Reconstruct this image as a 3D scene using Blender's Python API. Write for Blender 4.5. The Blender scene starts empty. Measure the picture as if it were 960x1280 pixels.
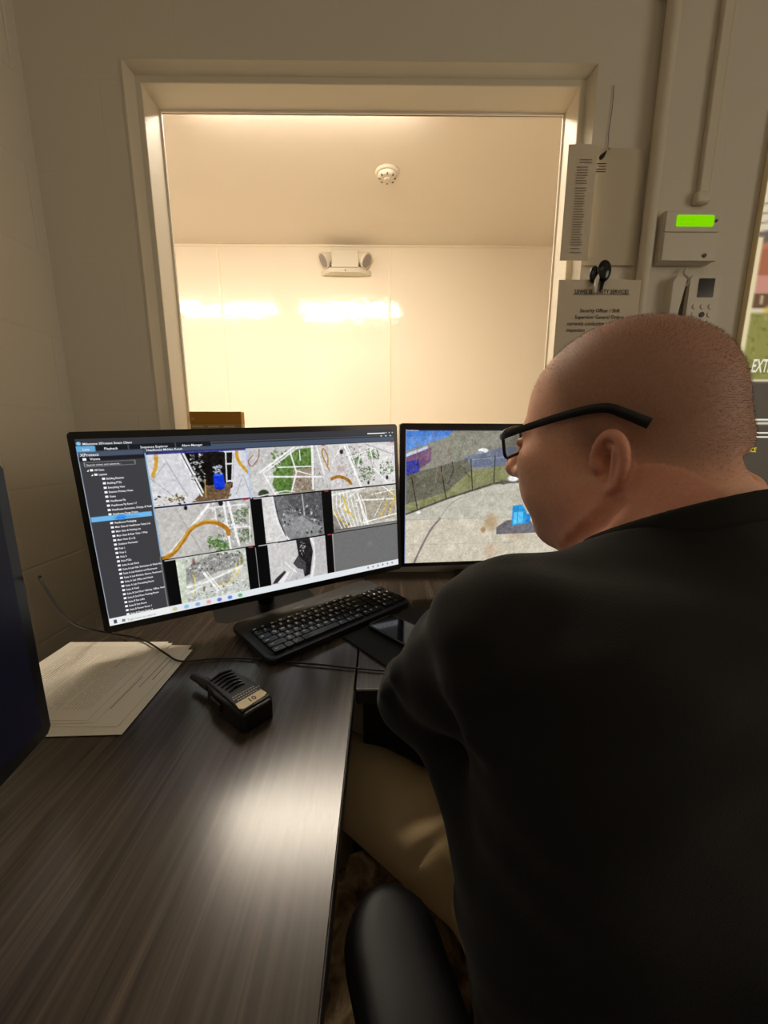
import bpy, bmesh, math, random
import numpy as np
from mathutils import Vector, Matrix
random.seed(7); RNG = np.random.default_rng(7)
SC_ = bpy.context.scene
COL = SC_.collection
# ---------------------------------------------------------------- camera (a phone held at seated eye height)
CAMZ = 1.14; PITCH = math.atan(92 / 480); YAW = math.atan(5 / 480)
cam = bpy.data.cameras.new('camera'); cam.sensor_fit = 'HORIZONTAL'; cam.sensor_width = 36; cam.lens = 18; cam.clip_start = .01
camo = bpy.data.objects.new('camera', cam); COL.objects.link(camo)
camo.location = (0, 0, CAMZ); camo.rotation_euler = (math.pi / 2 - PITCH, 0, -YAW)
SC_.camera = camo
SC_.view_settings.view_transform = 'Standard'; SC_.view_settings.look = 'None'
SC_.view_settings.exposure = 0; SC_.view_settings.gamma = 1; SC_.view_settings.use_curve_mapping = False
SC_.cycles.max_bounces = 10; SC_.cycles.diffuse_bounces = 6; SC_.cycles.transparent_max_bounces = 12
SC_.cycles.sample_clamp_indirect = 6; SC_.cycles.caustics_reflective = False; SC_.cycles.caustics_refractive = False
def lin(c):
    c = np.asarray(c, float) / 255.0
    return np.where(c <= .04045, c / 12.92, ((c + .055) / 1.055) ** 2.4)
def L4(c): return tuple(lin(c)) + (1,)
# ---------------------------------------------------------------- materials
def mat(name, col, rough=.6, metal=0, spec=.5, bump=None, emit=None, coat=0, sss=0, vary=None):
    m = bpy.data.materials.new(name); m.use_nodes = True
    nt = m.node_tree; b = nt.nodes['Principled BSDF']
    b.inputs['Base Color'].default_value = L4(col); b.inputs['Roughness'].default_value = rough
    b.inputs['Metallic'].default_value = metal; b.inputs['Specular IOR Level'].default_value = spec
    b.inputs['Coat Weight'].default_value = coat
    if sss:
        b.inputs['Subsurface Weight'].default_value = sss; b.inputs['Subsurface Radius'].default_value = (.012, .004, .002); b.inputs['Subsurface Scale'].default_value = 1
    tc = nt.nodes.new('ShaderNodeTexCoord')
    if vary or bump:
        n = nt.nodes.new('ShaderNodeTexNoise'); n.inputs['Scale'].default_value = (bump or vary)[0]; n.inputs['Detail'].default_value = 5
        nt.links.new(tc.outputs['Object'], n.inputs['Vector'])
    if vary:
        r = nt.nodes.new('ShaderNodeMix'); r.data_type = 'RGBA'; r.inputs['A'].default_value = L4(col); r.inputs['B'].default_value = L4(vary[1])
        nt.links.new(n.outputs['Fac'], r.inputs['Factor']); nt.links.new(r.outputs['Result'], b.inputs['Base Color'])
    if bump:
        bp = nt.nodes.new('ShaderNodeBump'); bp.inputs['Strength'].default_value = bump[1]; bp.inputs['Distance'].default_value = bump[2]
        nt.links.new(n.outputs['Fac'], bp.inputs['Height']); nt.links.new(bp.outputs['Normal'], b.inputs['Normal'])
    if emit:
        b.inputs['Emission Color'].default_value = L4(emit[0]); b.inputs['Emission Strength'].default_value = emit[1]
    return m
def glow(name, col, s=1.0):
    m = bpy.data.materials.new(name); m.use_nodes = True; nt = m.node_tree; nt.nodes.clear()
    e = nt.nodes.new('ShaderNodeEmission'); e.inputs['Color'].default_value = L4(col); e.inputs['Strength'].default_value = s
    o = nt.nodes.new('ShaderNodeOutputMaterial'); nt.links.new(e.outputs[0], o.inputs[0]); return m
def pixels(name, s=1.0, gloss=.04):
    """a lit panel showing the picture stored as colours on its own mesh, under a faintly reflecting face"""
    m = bpy.data.materials.new(name); m.use_nodes = True; nt = m.node_tree; b = nt.nodes['Principled BSDF']
    a = nt.nodes.new('ShaderNodeAttribute'); a.attribute_name = 'picture'
    b.inputs['Base Color'].default_value = (.004, .004, .005, 1); b.inputs['Roughness'].default_value = .35; b.inputs['Specular IOR Level'].default_value = gloss * 5
    nt.links.new(a.outputs['Color'], b.inputs['Emission Color']); b.inputs['Emission Strength'].default_value = s
    return m
def glass_mat(name, refl=.5, tint=(255, 255, 255)):
    m = bpy.data.materials.new(name); m.use_nodes = True; nt = m.node_tree; nt.nodes.clear()
    t = nt.nodes.new('ShaderNodeBsdfTransparent'); t.inputs['Color'].default_value = L4(tint)
    g = nt.nodes.new('ShaderNodeBsdfGlossy'); g.inputs['Roughness'].default_value = .01
    f = nt.nodes.new('ShaderNodeFresnel'); ge = nt.nodes.new('ShaderNodeNewGeometry'); ma = nt.nodes.new('ShaderNodeMath'); ma.operation = 'MULTIPLY_ADD'; ma.inputs[1].default_value = 1 / 1.45 - 1.45; ma.inputs[2].default_value = 1.45
    nt.links.new(ge.outputs['Backfacing'], ma.inputs[0]); nt.links.new(ma.outputs[0], f.inputs['IOR'])
    mu = nt.nodes.new('ShaderNodeMath'); mu.operation = 'MULTIPLY'; mu.inputs[1].default_value = refl
    x = nt.nodes.new('ShaderNodeMixShader'); o = nt.nodes.new('ShaderNodeOutputMaterial')
    nt.links.new(f.outputs[0], mu.inputs[0]); nt.links.new(mu.outputs[0], x.inputs[0]); nt.links.new(t.outputs[0], x.inputs[1]); nt.links.new(g.outputs[0], x.inputs[2]); nt.links.new(x.outputs[0], o.inputs[0])
    return m
def block_mat(name, axis, col, col2, zoff=1.222, bumpk=1.0):
    """painted concrete block: courses of 203 mm with tooled joints and a pitted face; axis = horizontal axis of the wall"""
    m = bpy.data.materials.new(name); m.use_nodes = True; nt = m.node_tree; b = nt.nodes['Principled BSDF']
    b.inputs['Roughness'].default_value = .55; b.inputs['Specular IOR Level'].default_value = .25
    g = nt.nodes.new('ShaderNodeNewGeometry'); s = nt.nodes.new('ShaderNodeSeparateXYZ'); c = nt.nodes.new('ShaderNodeCombineXYZ')
    nt.links.new(g.outputs['Position'], s.inputs[0])
    az_ = nt.nodes.new('ShaderNodeMath'); az_.operation = 'ADD'; az_.inputs[1].default_value = -(zoff - 6 * .2035) + .005
    ax_ = nt.nodes.new('ShaderNodeMath'); ax_.operation = 'ADD'; ax_.inputs[1].default_value = {'X': .715 + 4.064, 'Y': 3.13}[axis]
    nt.links.new(s.outputs['Z'], az_.inputs[0]); nt.links.new(s.outputs[axis], ax_.inputs[0])
    nt.links.new(ax_.outputs[0], c.inputs[0]); nt.links.new(az_.outputs[0], c.inputs[1])
    br = nt.nodes.new('ShaderNodeTexBrick'); br.inputs['Scale'].default_value = 1; br.inputs['Brick Width'].default_value = .4064; br.inputs['Row Height'].default_value = .2035
    br.inputs['Mortar Size'].default_value = .0045; br.inputs['Mortar Smooth'].default_value = .7; br.offset = .5
    br.inputs['Color1'].default_value = L4(col); br.inputs['Color2'].default_value = L4(col2); br.inputs['Mortar'].default_value = L4(col2)
    nt.links.new(c.outputs[0], br.inputs['Vector']); nt.links.new(br.outputs['Color'], b.inputs['Base Color'])
    n = nt.nodes.new('ShaderNodeTexNoise'); n.inputs['Scale'].default_value = 130; n.inputs['Detail'].default_value = 4; nt.links.new(g.outputs['Position'], n.inputs['Vector'])
    n2 = nt.nodes.new('ShaderNodeTexNoise'); n2.inputs['Scale'].default_value = 9; nt.links.new(g.outputs['Position'], n2.inputs['Vector'])
    b1 = nt.nodes.new('ShaderNodeBump'); b1.invert = True; b1.inputs['Strength'].default_value = .55 * bumpk; b1.inputs['Distance'].default_value = .006
    b2 = nt.nodes.new('ShaderNodeBump'); b2.inputs['Strength'].default_value = .30 * bumpk; b2.inputs['Distance'].default_value = .004
    nt.links.new(br.outputs['Fac'], b1.inputs['Height']); nt.links.new(n.outputs['Fac'], b2.inputs['Height']); nt.links.new(b1.outputs['Normal'], b2.inputs['Normal']); nt.links.new(b2.outputs['Normal'], b.inputs['Normal'])
    return m
def wood_mat(name, dark, mid, light, rough=.225):
    """dark brown laminate, grain running along Y"""
    m = bpy.data.materials.new(name); m.use_nodes = True; nt = m.node_tree; b = nt.nodes['Principled BSDF']
    g = nt.nodes.new('ShaderNodeNewGeometry'); mp = nt.nodes.new('ShaderNodeMapping'); mp.inputs['Scale'].default_value = (120, 2.6, 20)
    nt.links.new(g.outputs['Position'], mp.inputs['Vector'])
    n = nt.nodes.new('ShaderNodeTexNoise'); n.inputs['Scale'].default_value = 1; n.inputs['Detail'].default_value = 7; n.inputs['Roughness'].default_value = .62; n.inputs['Distortion'].default_value = .35
    nt.links.new(mp.outputs[0], n.inputs['Vector'])
    r = nt.nodes.new('ShaderNodeValToRGB'); e = r.color_ramp.elements
    e[0].position = .30; e[0].color = L4(dark); e[1].position = .72; e[1].color = L4(light); k = e.new(.50); k.color = L4(mid)
    nt.links.new(n.outputs['Fac'], r.inputs['Fac']); nt.links.new(r.outputs['Color'], b.inputs['Base Color'])
    b.inputs['Roughness'].default_value = rough; b.inputs['Specular IOR Level'].default_value = .55
    bp = nt.nodes.new('ShaderNodeBump'); bp.inputs['Strength'].default_value = .06; bp.inputs['Distance'].default_value = .0006
    nt.links.new(n.outputs['Fac'], bp.inputs['Height']); nt.links.new(bp.outputs['Normal'], b.inputs['Normal'])
    return m
def attr_mat(name, rough, spec=.4, sss=0, bump=None):
    m = bpy.data.materials.new(name); m.use_nodes = True; nt = m.node_tree; b = nt.nodes['Principled BSDF']
    a = nt.nodes.new('ShaderNodeAttribute'); a.attribute_name = 'tone'; nt.links.new(a.outputs['Color'], b.inputs['Base Color'])
    b.inputs['Roughness'].default_value = rough; b.inputs['Specular IOR Level'].default_value = spec
    if sss: b.inputs['Subsurface Weight'].default_value = sss; b.inputs['Subsurface Radius'].default_value = (.010, .004, .002); b.inputs['Subsurface Scale'].default_value = 1
    if bump:
        tc = nt.nodes.new('ShaderNodeTexCoord'); n = nt.nodes.new('ShaderNodeTexNoise'); n.inputs['Scale'].default_value = bump[0]; n.inputs['Detail'].default_value = 6
        bp = nt.nodes.new('ShaderNodeBump'); bp.inputs['Strength'].default_value = bump[1]; bp.inputs['Distance'].default_value = bump[2]
        nt.links.new(tc.outputs['Object'], n.inputs['Vector']); nt.links.new(n.outputs['Fac'], bp.inputs['Height']); nt.links.new(bp.outputs['Normal'], b.inputs['Normal'])
    return m
# ---------------------------------------------------------------- mesh helpers
class MB:
    """collects shapes in one bmesh; build() links them as ONE mesh object"""
    def __init__(s, M=None): s.bm = bmesh.new(); s.M = M or Matrix()
    def _x(s, vs, M): bmesh.ops.transform(s.bm, matrix=s.M @ M, verts=vs)
    def box(s, c, d, bev=0, R=None, seg=2):
        r = bmesh.ops.create_cube(s.bm, size=1); vs = r['verts']
        bmesh.ops.scale(s.bm, vec=d, verts=vs)
        if bev:
            es = list({e for v in vs for e in v.link_edges})
            q = bmesh.ops.bevel(s.bm, geom=es, offset=bev, segments=seg, affect='EDGES', profile=.5, clamp_overlap=True)
            vs = list({v for f in q['faces'] for v in f.verts} | {v for v in vs if v.is_valid})
            seen = set(vs); stack = list(vs)
            while stack:
                v = stack.pop()
                for e in v.link_edges:
                    o = e.other_vert(v)
                    if o not in seen: seen.add(o); stack.append(o)
            vs = list(seen)
        s._x(vs, Matrix.Translation(c) @ (R.to_4x4() if R else Matrix())); return s
    def cyl(s, a, b, r0, r1=None, n=20):
        a, b = Vector(a), Vector(b); d = b - a; r1 = r0 if r1 is None else r1
        q = bmesh.ops.create_cone(s.bm, cap_ends=True, segments=n, radius1=r0, radius2=r1, depth=d.length)
        s._x(q['verts'], Matrix.Translation((a + b) / 2) @ Vector((0, 0, 1)).rotation_difference(d).to_matrix().to_4x4()); return s
    def ball(s, c, r, sc=(1, 1, 1), R=None, n=20):
        q = bmesh.ops.create_uvsphere(s.bm, u_segments=n, v_segments=n // 2, radius=r)
        s._x(q['verts'], Matrix.Translation(c) @ (R.to_4x4() if R else Matrix()) @ Matrix.Diagonal((*sc, 1))); return s
    def quad(s, *ps):
        s.bm.faces.new([s.bm.verts.new(s.M @ Vector(p)) for p in ps]); return s
    def prism(s, pts, z0, z1, bev=0):
        """outline in local XY extruded from z0 to z1"""
        lo = [s.bm.verts.new((x, y, z0)) for x, y in pts]; hi = [s.bm.verts.new((x, y, z1)) for x, y in pts]
        n = len(pts); ft = s.bm.faces.new(hi); s.bm.faces.new(lo[::-1])
        for i in range(n): s.bm.faces.new([lo[i], lo[(i + 1) % n], hi[(i + 1) % n], hi[i]])
        vs = lo + hi
        if bev:
            q = bmesh.ops.bevel(s.bm, geom=list(ft.edges), offset=bev, segments=2, affect='EDGES', profile=.5)
            seen = set(v for v in vs if v.is_valid); stack = list(seen)
            while stack:
                v = stack.pop()
                for e in v.link_edges:
                    o = e.other_vert(v)
                    if o not in seen: seen.add(o); stack.append(o)
            vs = list(seen)
        s._x(vs, Matrix()); return s
    def tube(s, pts, r, n=10, closed=False, smooth=True, taper=None):
        P_ = [Vector(p) for p in pts]
        if smooth: P_ = spline(P_, closed)
        N = len(P_); rings = []; up = Vector((0, 0, 1))
        t0 = (P_[1] - P_[0]).normalized(); u = t0.orthogonal().normalized()
        for i, p in enumerate(P_):
            a = P_[(i - 1) % N] if (closed or i > 0) else p; b = P_[(i + 1) % N] if (closed or i < N - 1) else p
            t = (b - a).normalized(); u = (u - t * u.dot(t)).normalized(); w = t.cross(u)
            rr = r if taper is None else r + (taper - r) * i / (N - 1)
            rings.append([s.bm.verts.new(s.M @ (p + (u * math.cos(k * 2 * math.pi / n) + w * math.sin(k * 2 * math.pi / n)) * rr)) for k in range(n)])
        for i in range(N if closed else N - 1):
            A, B = rings[i], rings[(i + 1) % N]
            for k in range(n): s.bm.faces.new([A[k], A[(k + 1) % n], B[(k + 1) % n], B[k]])
        if not closed: s.bm.faces.new(rings[0][::-1]); s.bm.faces.new(rings[-1])
        return s
    def lathe(s, prof, c=(0, 0, 0), R=None, n=32):
        """profile of (radius, height) spun about local Z"""
        M = Matrix.Translation(c) @ (R.to_4x4() if R else Matrix()); rings = []
        for r, h in prof: rings.append([s.bm.verts.new(s.M @ M @ Vector((r * math.cos(k * 2 * math.pi / n), r * math.sin(k * 2 * math.pi / n), h))) for k in range(n)])
        for A, B in zip(rings[:-1], rings[1:]):
            for k in range(n): s.bm.faces.new([A[k], A[(k + 1) % n], B[(k + 1) % n], B[k]])
        s.bm.faces.new(rings[0][::-1]); s.bm.faces.new(rings[-1]); return s
    def build(s, name, m, parent=None, smooth=50):
        bmesh.ops.recalc_face_normals(s.bm, faces=s.bm.faces)
        me = bpy.data.meshes.new(name); s.bm.to_mesh(me); s.bm.free()
        o = bpy.data.objects.new(name, me); COL.objects.link(o)
        for q in (m if isinstance(m, (list, tuple)) else [m]): me.materials.append(q)
        if smooth and len(me.polygons):
            me.shade_smooth()
            try: me.set_sharp_from_angle(angle=math.radians(smooth))
            except Exception: pass
        if smooth and len(me.polygons) > 8:
            wn = o.modifiers.new('even shading', 'WEIGHTED_NORMAL'); wn.keep_sharp = True; wn.weight = 90
        if parent: o.parent = parent
        return o
def spline(P_, closed=False, k=8):
    out = []; N = len(P_)
    for i in range(N if closed else N - 1):
        g = lambda j: P_[j % N] if closed else P_[max(0, min(N - 1, j))]
        a, b, c, d = g(i - 1), g(i), g(i + 1), g(i + 2)
        for j in range(k):
            t = j / k
            out.append(.5 * ((2 * b) + (c - a) * t + (2 * a - 5 * b + 4 * c - d) * t * t + (3 * b - a - 3 * c + d) * t ** 3))
    if not closed: out.append(P_[-1])
    return out
def rrect(w, h, r, n=5, c=(0, 0)):
    pts = []
    for cx, cy, a in ((w / 2 - r, h / 2 - r, 0), (-w / 2 + r, h / 2 - r, 90), (-w / 2 + r, -h / 2 + r, 180), (w / 2 - r, -h / 2 + r, 270)):
        for i in range(n + 1):
            t = math.radians(a + 90 * i / n); pts.append((c[0] + cx + r * math.cos(t), c[1] + cy + r * math.sin(t)))
    return pts
def frame_xyz(o, x, y):
    """matrix whose local X, Y run along x, y (made square) with its origin at o"""
    x = Vector(x).normalized(); z = x.cross(Vector(y)).normalized(); y = z.cross(x)
    M = Matrix((x, y, z)).transposed().to_4x4(); M.translation = Vector(o); return M
def tag(o, label=None, cat=None, group=None, kind=None):
    if label: o['label'] = label
    if cat: o['category'] = cat
    if group: o['group'] = group
    if kind: o['kind'] = kind
    return o
def thing(name, label, cat, M, group=None):
    o = bpy.data.objects.new(name, None); COL.objects.link(o); o.empty_display_size = .05
    o.matrix_world = M if isinstance(M, Matrix) else Matrix.Translation(M)
    return tag(o, label, cat, group)
def struct(o): o['kind'] = 'structure'; return o
_FONT = {}
def text_mesh(s, size, align='LEFT', bold=0, space=1.0, shear=0, xs=1.0, line=1.0):
    """lettering as flat faces in local XY -> (verts, faces)"""
    c = bpy.data.curves.new('t', 'FONT'); c.body = s; c.size = size; c.align_x = align; c.offset = bold * size; c.space_character = space; c.shear = shear; c.resolution_u = 2; c.space_line = line
    o = bpy.data.objects.new('t', c); COL.objects.link(o)
    dg = bpy.context.evaluated_depsgraph_get(); me = bpy.data.meshes.new_from_object(o.evaluated_get(dg))
    v = [(q.co.x * xs, q.co.y, 0) for q in me.vertices]; f = [tuple(p.vertices) for p in me.polygons]
    bpy.data.objects.remove(o); bpy.data.curves.remove(c); bpy.data.meshes.remove(me)
    return v, f
class Print:
    """gathers lettering and rules lying in a plane, linked as ONE mesh"""
    def __init__(s): s.v = []; s.f = []
    def text(s, t, x, y, size, z=0, rot=0, **k):
        v, f = text_mesh(t, size, **k); b = len(s.v); c_, s_ = math.cos(rot), math.sin(rot)
        s.v += [(x + a * c_ - q * s_, y + a * s_ + q * c_, z) for a, q, _ in v]; s.f += [tuple(i + b for i in p) for p in f]; return s
    def rect(s, x, y, w, h, z=0):
        b = len(s.v); s.v += [(x, y, z), (x + w, y, z), (x + w, y + h, z), (x, y + h, z)]; s.f.append((b, b + 1, b + 2, b + 3)); return s
    def poly(s, pts, z=0):
        b = len(s.v); s.v += [(x, y, z) for x, y in pts]; s.f.append(tuple(range(b, b + len(pts)))); return s
    def build(s, name, m, parent, M=None):
        me = bpy.data.meshes.new(name); me.from_pydata(s.v, [], s.f); me.materials.append(m)
        o = bpy.data.objects.new(name, me); COL.objects.link(o); o.parent = parent
        if M: o.matrix_local = M
        return o
def np_mesh(name, v, f, m, parent=None, smooth=True):
    me = bpy.data.meshes.new(name)
    me.vertices.add(len(v)); me.vertices.foreach_set('co', np.asarray(v, np.float32).ravel())
    f = np.asarray(f, np.int32); k = f.shape[1]
    me.loops.add(f.size); me.loops.foreach_set('vertex_index', f.ravel())
    me.polygons.add(len(f)); me.polygons.foreach_set('loop_start', np.arange(0, f.size, k, dtype=np.int32)); me.polygons.foreach_set('loop_total', np.full(len(f), k, np.int32))
    me.update(calc_edges=True); me.validate(); me.materials.append(m)
    if smooth: me.shade_smooth()
    o = bpy.data.objects.new(name, me); COL.objects.link(o)
    if parent: o.parent = parent
    return o
# ---------------------------------------------------------------- pictures shown on lit panels, drawn stroke by stroke
class Pic:
    def __init__(s, w, h, bg=(0, 0, 0)):
        s.w, s.h = w, h; s.a = np.empty((h, w, 3)); s.a[:] = bg; s.box = (0, 0, w, h)
        s.X, s.Y = np.meshgrid(np.arange(w) + .5, np.arange(h) + .5)
    def sub(s, u0, v0, u1, v1): s.box = (u0 * s.w, v0 * s.h, (u1 - u0) * s.w, (v1 - v0) * s.h); return s
    def _p(s, u, v): b = s.box; return b[0] + u * b[2], b[1] + v * b[3]
    def _in(s):
        b = s.box; return (s.X >= b[0] - .01) & (s.X <= b[0] + b[2] + .01) & (s.Y >= b[1] - .01) & (s.Y <= b[1] + b[3] + .01)
    def _mix(s, al, c):
        al = (al * s._in())[..., None]; s.a = s.a * (1 - al) + np.array(c, float) * al
    def fill(s, c): s._mix(np.ones((s.h, s.w)), c); return s
    def rect(s, u0, v0, u1, v1, c):
        x0, y0 = s._p(u0, v0); x1, y1 = s._p(u1, v1)
        s._mix(np.clip(s.X - x0 + .5, 0, 1) * np.clip(x1 - s.X + .5, 0, 1) * np.clip(s.Y - y0 + .5, 0, 1) * np.clip(y1 - s.Y + .5, 0, 1), c); return s
    def poly(s, pts, c, soft=.7):
        q = [s._p(*p) for p in pts]; ins = np.zeros((s.h, s.w), bool); d = np.full((s.h, s.w), 1e9)
        for (x0, y0), (x1, y1) in zip(q, q[1:] + q[:1]):
            k = ((y0 > s.Y) != (y1 > s.Y)); xx = (x1 - x0) * (s.Y - y0) / ((y1 - y0) or 1e-9) + x0; ins ^= k & (s.X < xx)
            d = np.minimum(d, s._seg(x0, y0, x1, y1))
        s._mix(np.clip(.5 + np.where(ins, d, -d) / (2 * soft), 0, 1), c); return s
    def _seg(s, x0, y0, x1, y1):
        dx, dy = x1 - x0, y1 - y0; L = dx * dx + dy * dy + 1e-9
        t = np.clip(((s.X - x0) * dx + (s.Y - y0) * dy) / L, 0, 1); return np.hypot(s.X - x0 - t * dx, s.Y - y0 - t * dy)
    def line(s, pts, w, c, al=1, curve=False):
        q = [Vector((*s._p(*p), 0)) for p in pts]
        if curve: q = spline(q)
        d = np.full((s.h, s.w), 1e9)
        for a, b in zip(q[:-1], q[1:]): d = np.minimum(d, s._seg(a.x, a.y, b.x, b.y))
        s._mix(np.clip(w / 2 - d + .5, 0, 1) * al, c); return s
    def blob(s, u, v, ru, rv, c, soft=.25, al=1):
        x, y = s._p(u, v); b = s.box; r = np.hypot((s.X - x) / (ru * b[2]), (s.Y - y) / (rv * b[3]))
        s._mix(np.clip((1 - r) / soft, 0, 1) * al, c); return s
    def speckle(s, u0, v0, u1, v1, n, r, cols, seed=0):
        """irregular small dabs: short strokes, specks and leaves"""
        g = np.random.default_rng(seed); bx = s.box
        for i in range(int(n * 1.5)):
            u, v = u0 + (u1 - u0) * g.random(), v0 + (v1 - v0) * g.random(); rr = r * (.25 + .55 * g.random()); c = cols[g.integers(len(cols))]
            x, y = s._p(u, v); L = rr * bx[2]; a = g.random() * math.pi; m_ = int(L + 4)
            X0, X1, Y0, Y1 = int(max(0, x - m_)), int(min(s.w, x + m_ + 1)), int(max(0, y - m_)), int(min(s.h, y + m_ + 1))
            if X1 <= X0 or Y1 <= Y0: continue
            gx, gy = s.X[Y0:Y1, X0:X1] - x, s.Y[Y0:Y1, X0:X1] - y
            p_, q_ = gx * math.cos(a) + gy * math.sin(a), -gx * math.sin(a) + gy * math.cos(a)
            d = np.hypot(p_ / max(L, .6), q_ / max(L * (.25 + .5 * g.random()), .6))
            al = np.clip((1.15 - d) / .5, 0, 1) * .85
            al = al * ((s.X[Y0:Y1, X0:X1] >= bx[0]) & (s.X[Y0:Y1, X0:X1] <= bx[0] + bx[2]) & (s.Y[Y0:Y1, X0:X1] >= bx[1]) & (s.Y[Y0:Y1, X0:X1] <= bx[1] + bx[3]))
            s.a[Y0:Y1, X0:X1] = s.a[Y0:Y1, X0:X1] * (1 - al[..., None]) + np.array(c, float) * al[..., None]
        return s
    def texture(s, k, seed=0, size=(3, 9)):
        """uneven mottling over the current box"""
        g = np.random.default_rng(seed); m = s._in()
        for z in size:
            n = g.normal(size=(s.h // z + 2, s.w // z + 2)); n = np.kron(n, np.ones((z, z)))[:s.h, :s.w]
            n = (n + np.roll(n, z // 2, 0) + np.roll(n, z // 2, 1)) / 2
            s.a = np.where(m[..., None], np.clip(s.a + n[..., None] * k, 0, 255), s.a)
        return s
    def grain(s, k, seed=0):
        g = np.random.default_rng(seed); n = g.normal(size=(s.h, s.w, 1)); s.a = np.where(s._in()[..., None], np.clip(s.a + n * k, 0, 255), s.a); return s
    def panel(s, name, m, parent, x0, y0, x1, y1, z):
        """link the picture as a flat mesh of coloured points between the two corners"""
        xs = np.linspace(x0, x1, s.w); ys = np.linspace(y1, y0, s.h)
        gx, gy = np.meshgrid(xs, ys); v = np.stack([gx, gy, np.full_like(gx, z)], -1).reshape(-1, 3)
        i = np.arange(s.w * s.h).reshape(s.h, s.w)
        f = np.stack([i[:-1, :-1], i[1:, :-1], i[1:, 1:], i[:-1, 1:]], -1).reshape(-1, 4)
        o = np_mesh(name, v, f, m, parent, smooth=False)
        at = o.data.color_attributes.new('picture', 'FLOAT_COLOR', 'POINT')
        c = np.ones((s.w * s.h, 4), np.float32); c[:, :3] = lin(np.clip(s.a, 0, 255)).reshape(-1, 3)
        at.data.foreach_set('color', c.ravel()); return o
# ---- a point of the photograph, at a known distance or height, as a point of the room
def at(px, py, X=None, Y=None, Z=None):
    x, y = (px - 480) / 480, (640 - py) / 480
    d = Vector((x, y * math.sin(PITCH) + math.cos(PITCH), y * math.cos(PITCH) - math.sin(PITCH)))
    d = Matrix.Rotation(-YAW, 3, 'Z') @ d; o = Vector((0, 0, CAMZ))
    t = Y / d.y if Y is not None else (Z - CAMZ) / d.z if Z is not None else X / d.x
    return o + d * t
TUBE, ROOM_FILL, WIN_FILL = 42.0, .75, 3.3  # glow strengths: hall fixtures, then the two added room fills
# ================================================================ THE ROOM
WY, WX = 1.17, -.90                      # back wall, left wall
m_block_b = block_mat('painted block back', 'X', (214, 207, 193), (214, 207, 193), bumpk=.2)
m_block_l = block_mat('painted block left', 'Y', (220, 213, 199), (220, 213, 199), bumpk=.6)
m_wall = mat('painted wall', (216, 206, 188), .7)
m_ceil = mat('ceiling tile', (205, 200, 188), .8, bump=(60, .2, .003))
m_carpet = mat('dark carpet', (34, 32, 31), .95, bump=(400, .5, .004), vary=(90, (22, 21, 21)))
m_frame = mat('painted steel frame', (214, 206, 188), .42)
m_white = mat('white plastic', (214, 207, 192), .45)
m_frp = mat('glossy wall panel', (238, 229, 213), .12, spec=.5, bump=(4, .30, .02))
m_hceil = mat('hall ceiling', (228, 219, 206), .75)
m_hfloor = mat('hall floor', (196, 186, 168), .4)
m_black = mat('black plastic', (16, 16, 17), .42, bump=(600, .08, .0006))
m_blackg = mat('glossy black plastic', (10, 10, 11), .2)
m_ink = mat('black ink', (22, 20, 20), .8)
m_inkg = mat('grey ink', (96, 90, 82), .8)
def wall_box(name, lo, hi, m):
    lo, hi = Vector(lo), Vector(hi); return struct(MB().box((lo + hi) / 2, hi - lo).build(name, m, smooth=0))
wall_box('floor', (-1.1, -2.6, -.1), (2.7, 1.31, 0), m_carpet)
wall_box('ceiling', (-1.1, -2.6, 2.74), (2.7, 1.31, 2.84), m_ceil)
wall_box('wall_left', (-1.1, -2.6, 0), (WX, 1.31, 2.74), m_block_l)
wall_box('wall_right', (2.5, -2.6, 0), (2.7, 1.31, 2.74), m_wall)
wall_box('wall_rear', (-.9, -2.6, 0), (2.5, -2.4, 2.74), m_wall)
OX0, OX1, OZ0, OZ1 = -.648, .558, .985, 2.076      # opening in the back wall
b = MB()
for lo, hi in (((WX, WY, 0), (OX0, 1.31, 2.74)), ((OX1, WY, 0), (2.5, 1.31, 2.74)), ((OX0, WY, OZ1), (OX1, 1.31, 2.74)), ((OX0, WY, 0), (OX1, 1.31, OZ0))):
    lo, hi = Vector(lo), Vector(hi); b.box((lo + hi) / 2, hi - lo)
struct(b.build('wall_back', m_block_b, smooth=0))
# ---- window: steel frame swept round the opening, with a stop and a fixed pane
win = bpy.data.objects.new('window_1', None); COL.objects.link(win); win.location = ((OX0 + OX1) / 2, WY, OZ0); struct(win)
def ring(prof, m, name):
    """profile (inset, depth) carried round the opening with mitred corners"""
    bm = bmesh.new(); rows = []
    for i, y in prof:
        rows.append([bm.verts.new(Vector(p) - win.location) for p in ((OX0 + i, WY + y, OZ0 + i), (OX1 - i, WY + y, OZ0 + i), (OX1 - i, WY + y, OZ1 - i), (OX0 + i, WY + y, OZ1 - i))])
    n = len(rows)
    for a in range(n):
        A, B = rows[a], rows[(a + 1) % n]
        for k in range(4): bm.faces.new([A[k], A[(k + 1) % 4], B[(k + 1) % 4], B[k]])
    q = MB(); q.bm.free(); q.bm = bm; return q.build(name, m, win, smooth=25)
fr = ring([(-.004, .0), (-.003, -.004), (.001, -.004), (.016, .022), (.030, .022), (.031, .024), (.031, .122), (.010, .141), (-.004, .146), (-.004, .139), (.002, .139), (.002, .0)], m_frame, 'window_frame')
ring([(.030, .106), (.036, .106), (.036, .110), (.030, .110)], mat('glazing stop', (244, 238, 226), .35), 'glazing_stop')
ring([(.030, .1105), (.0330, .1105), (.0330, .1165), (.030, .1165)], mat('dark gasket', (70, 58, 52), .7), 'gasket')
g = .0305
MB().box(((OX0 + OX1) / 2 - win.location.x, .119, (OZ0 + OZ1) / 2 - OZ0), (OX1 - OX0 - 2 * g, .004, OZ1 - OZ0 - 2 * g)).build('window_pane', glass_mat('window glass', .3), win, smooth=0)
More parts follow.
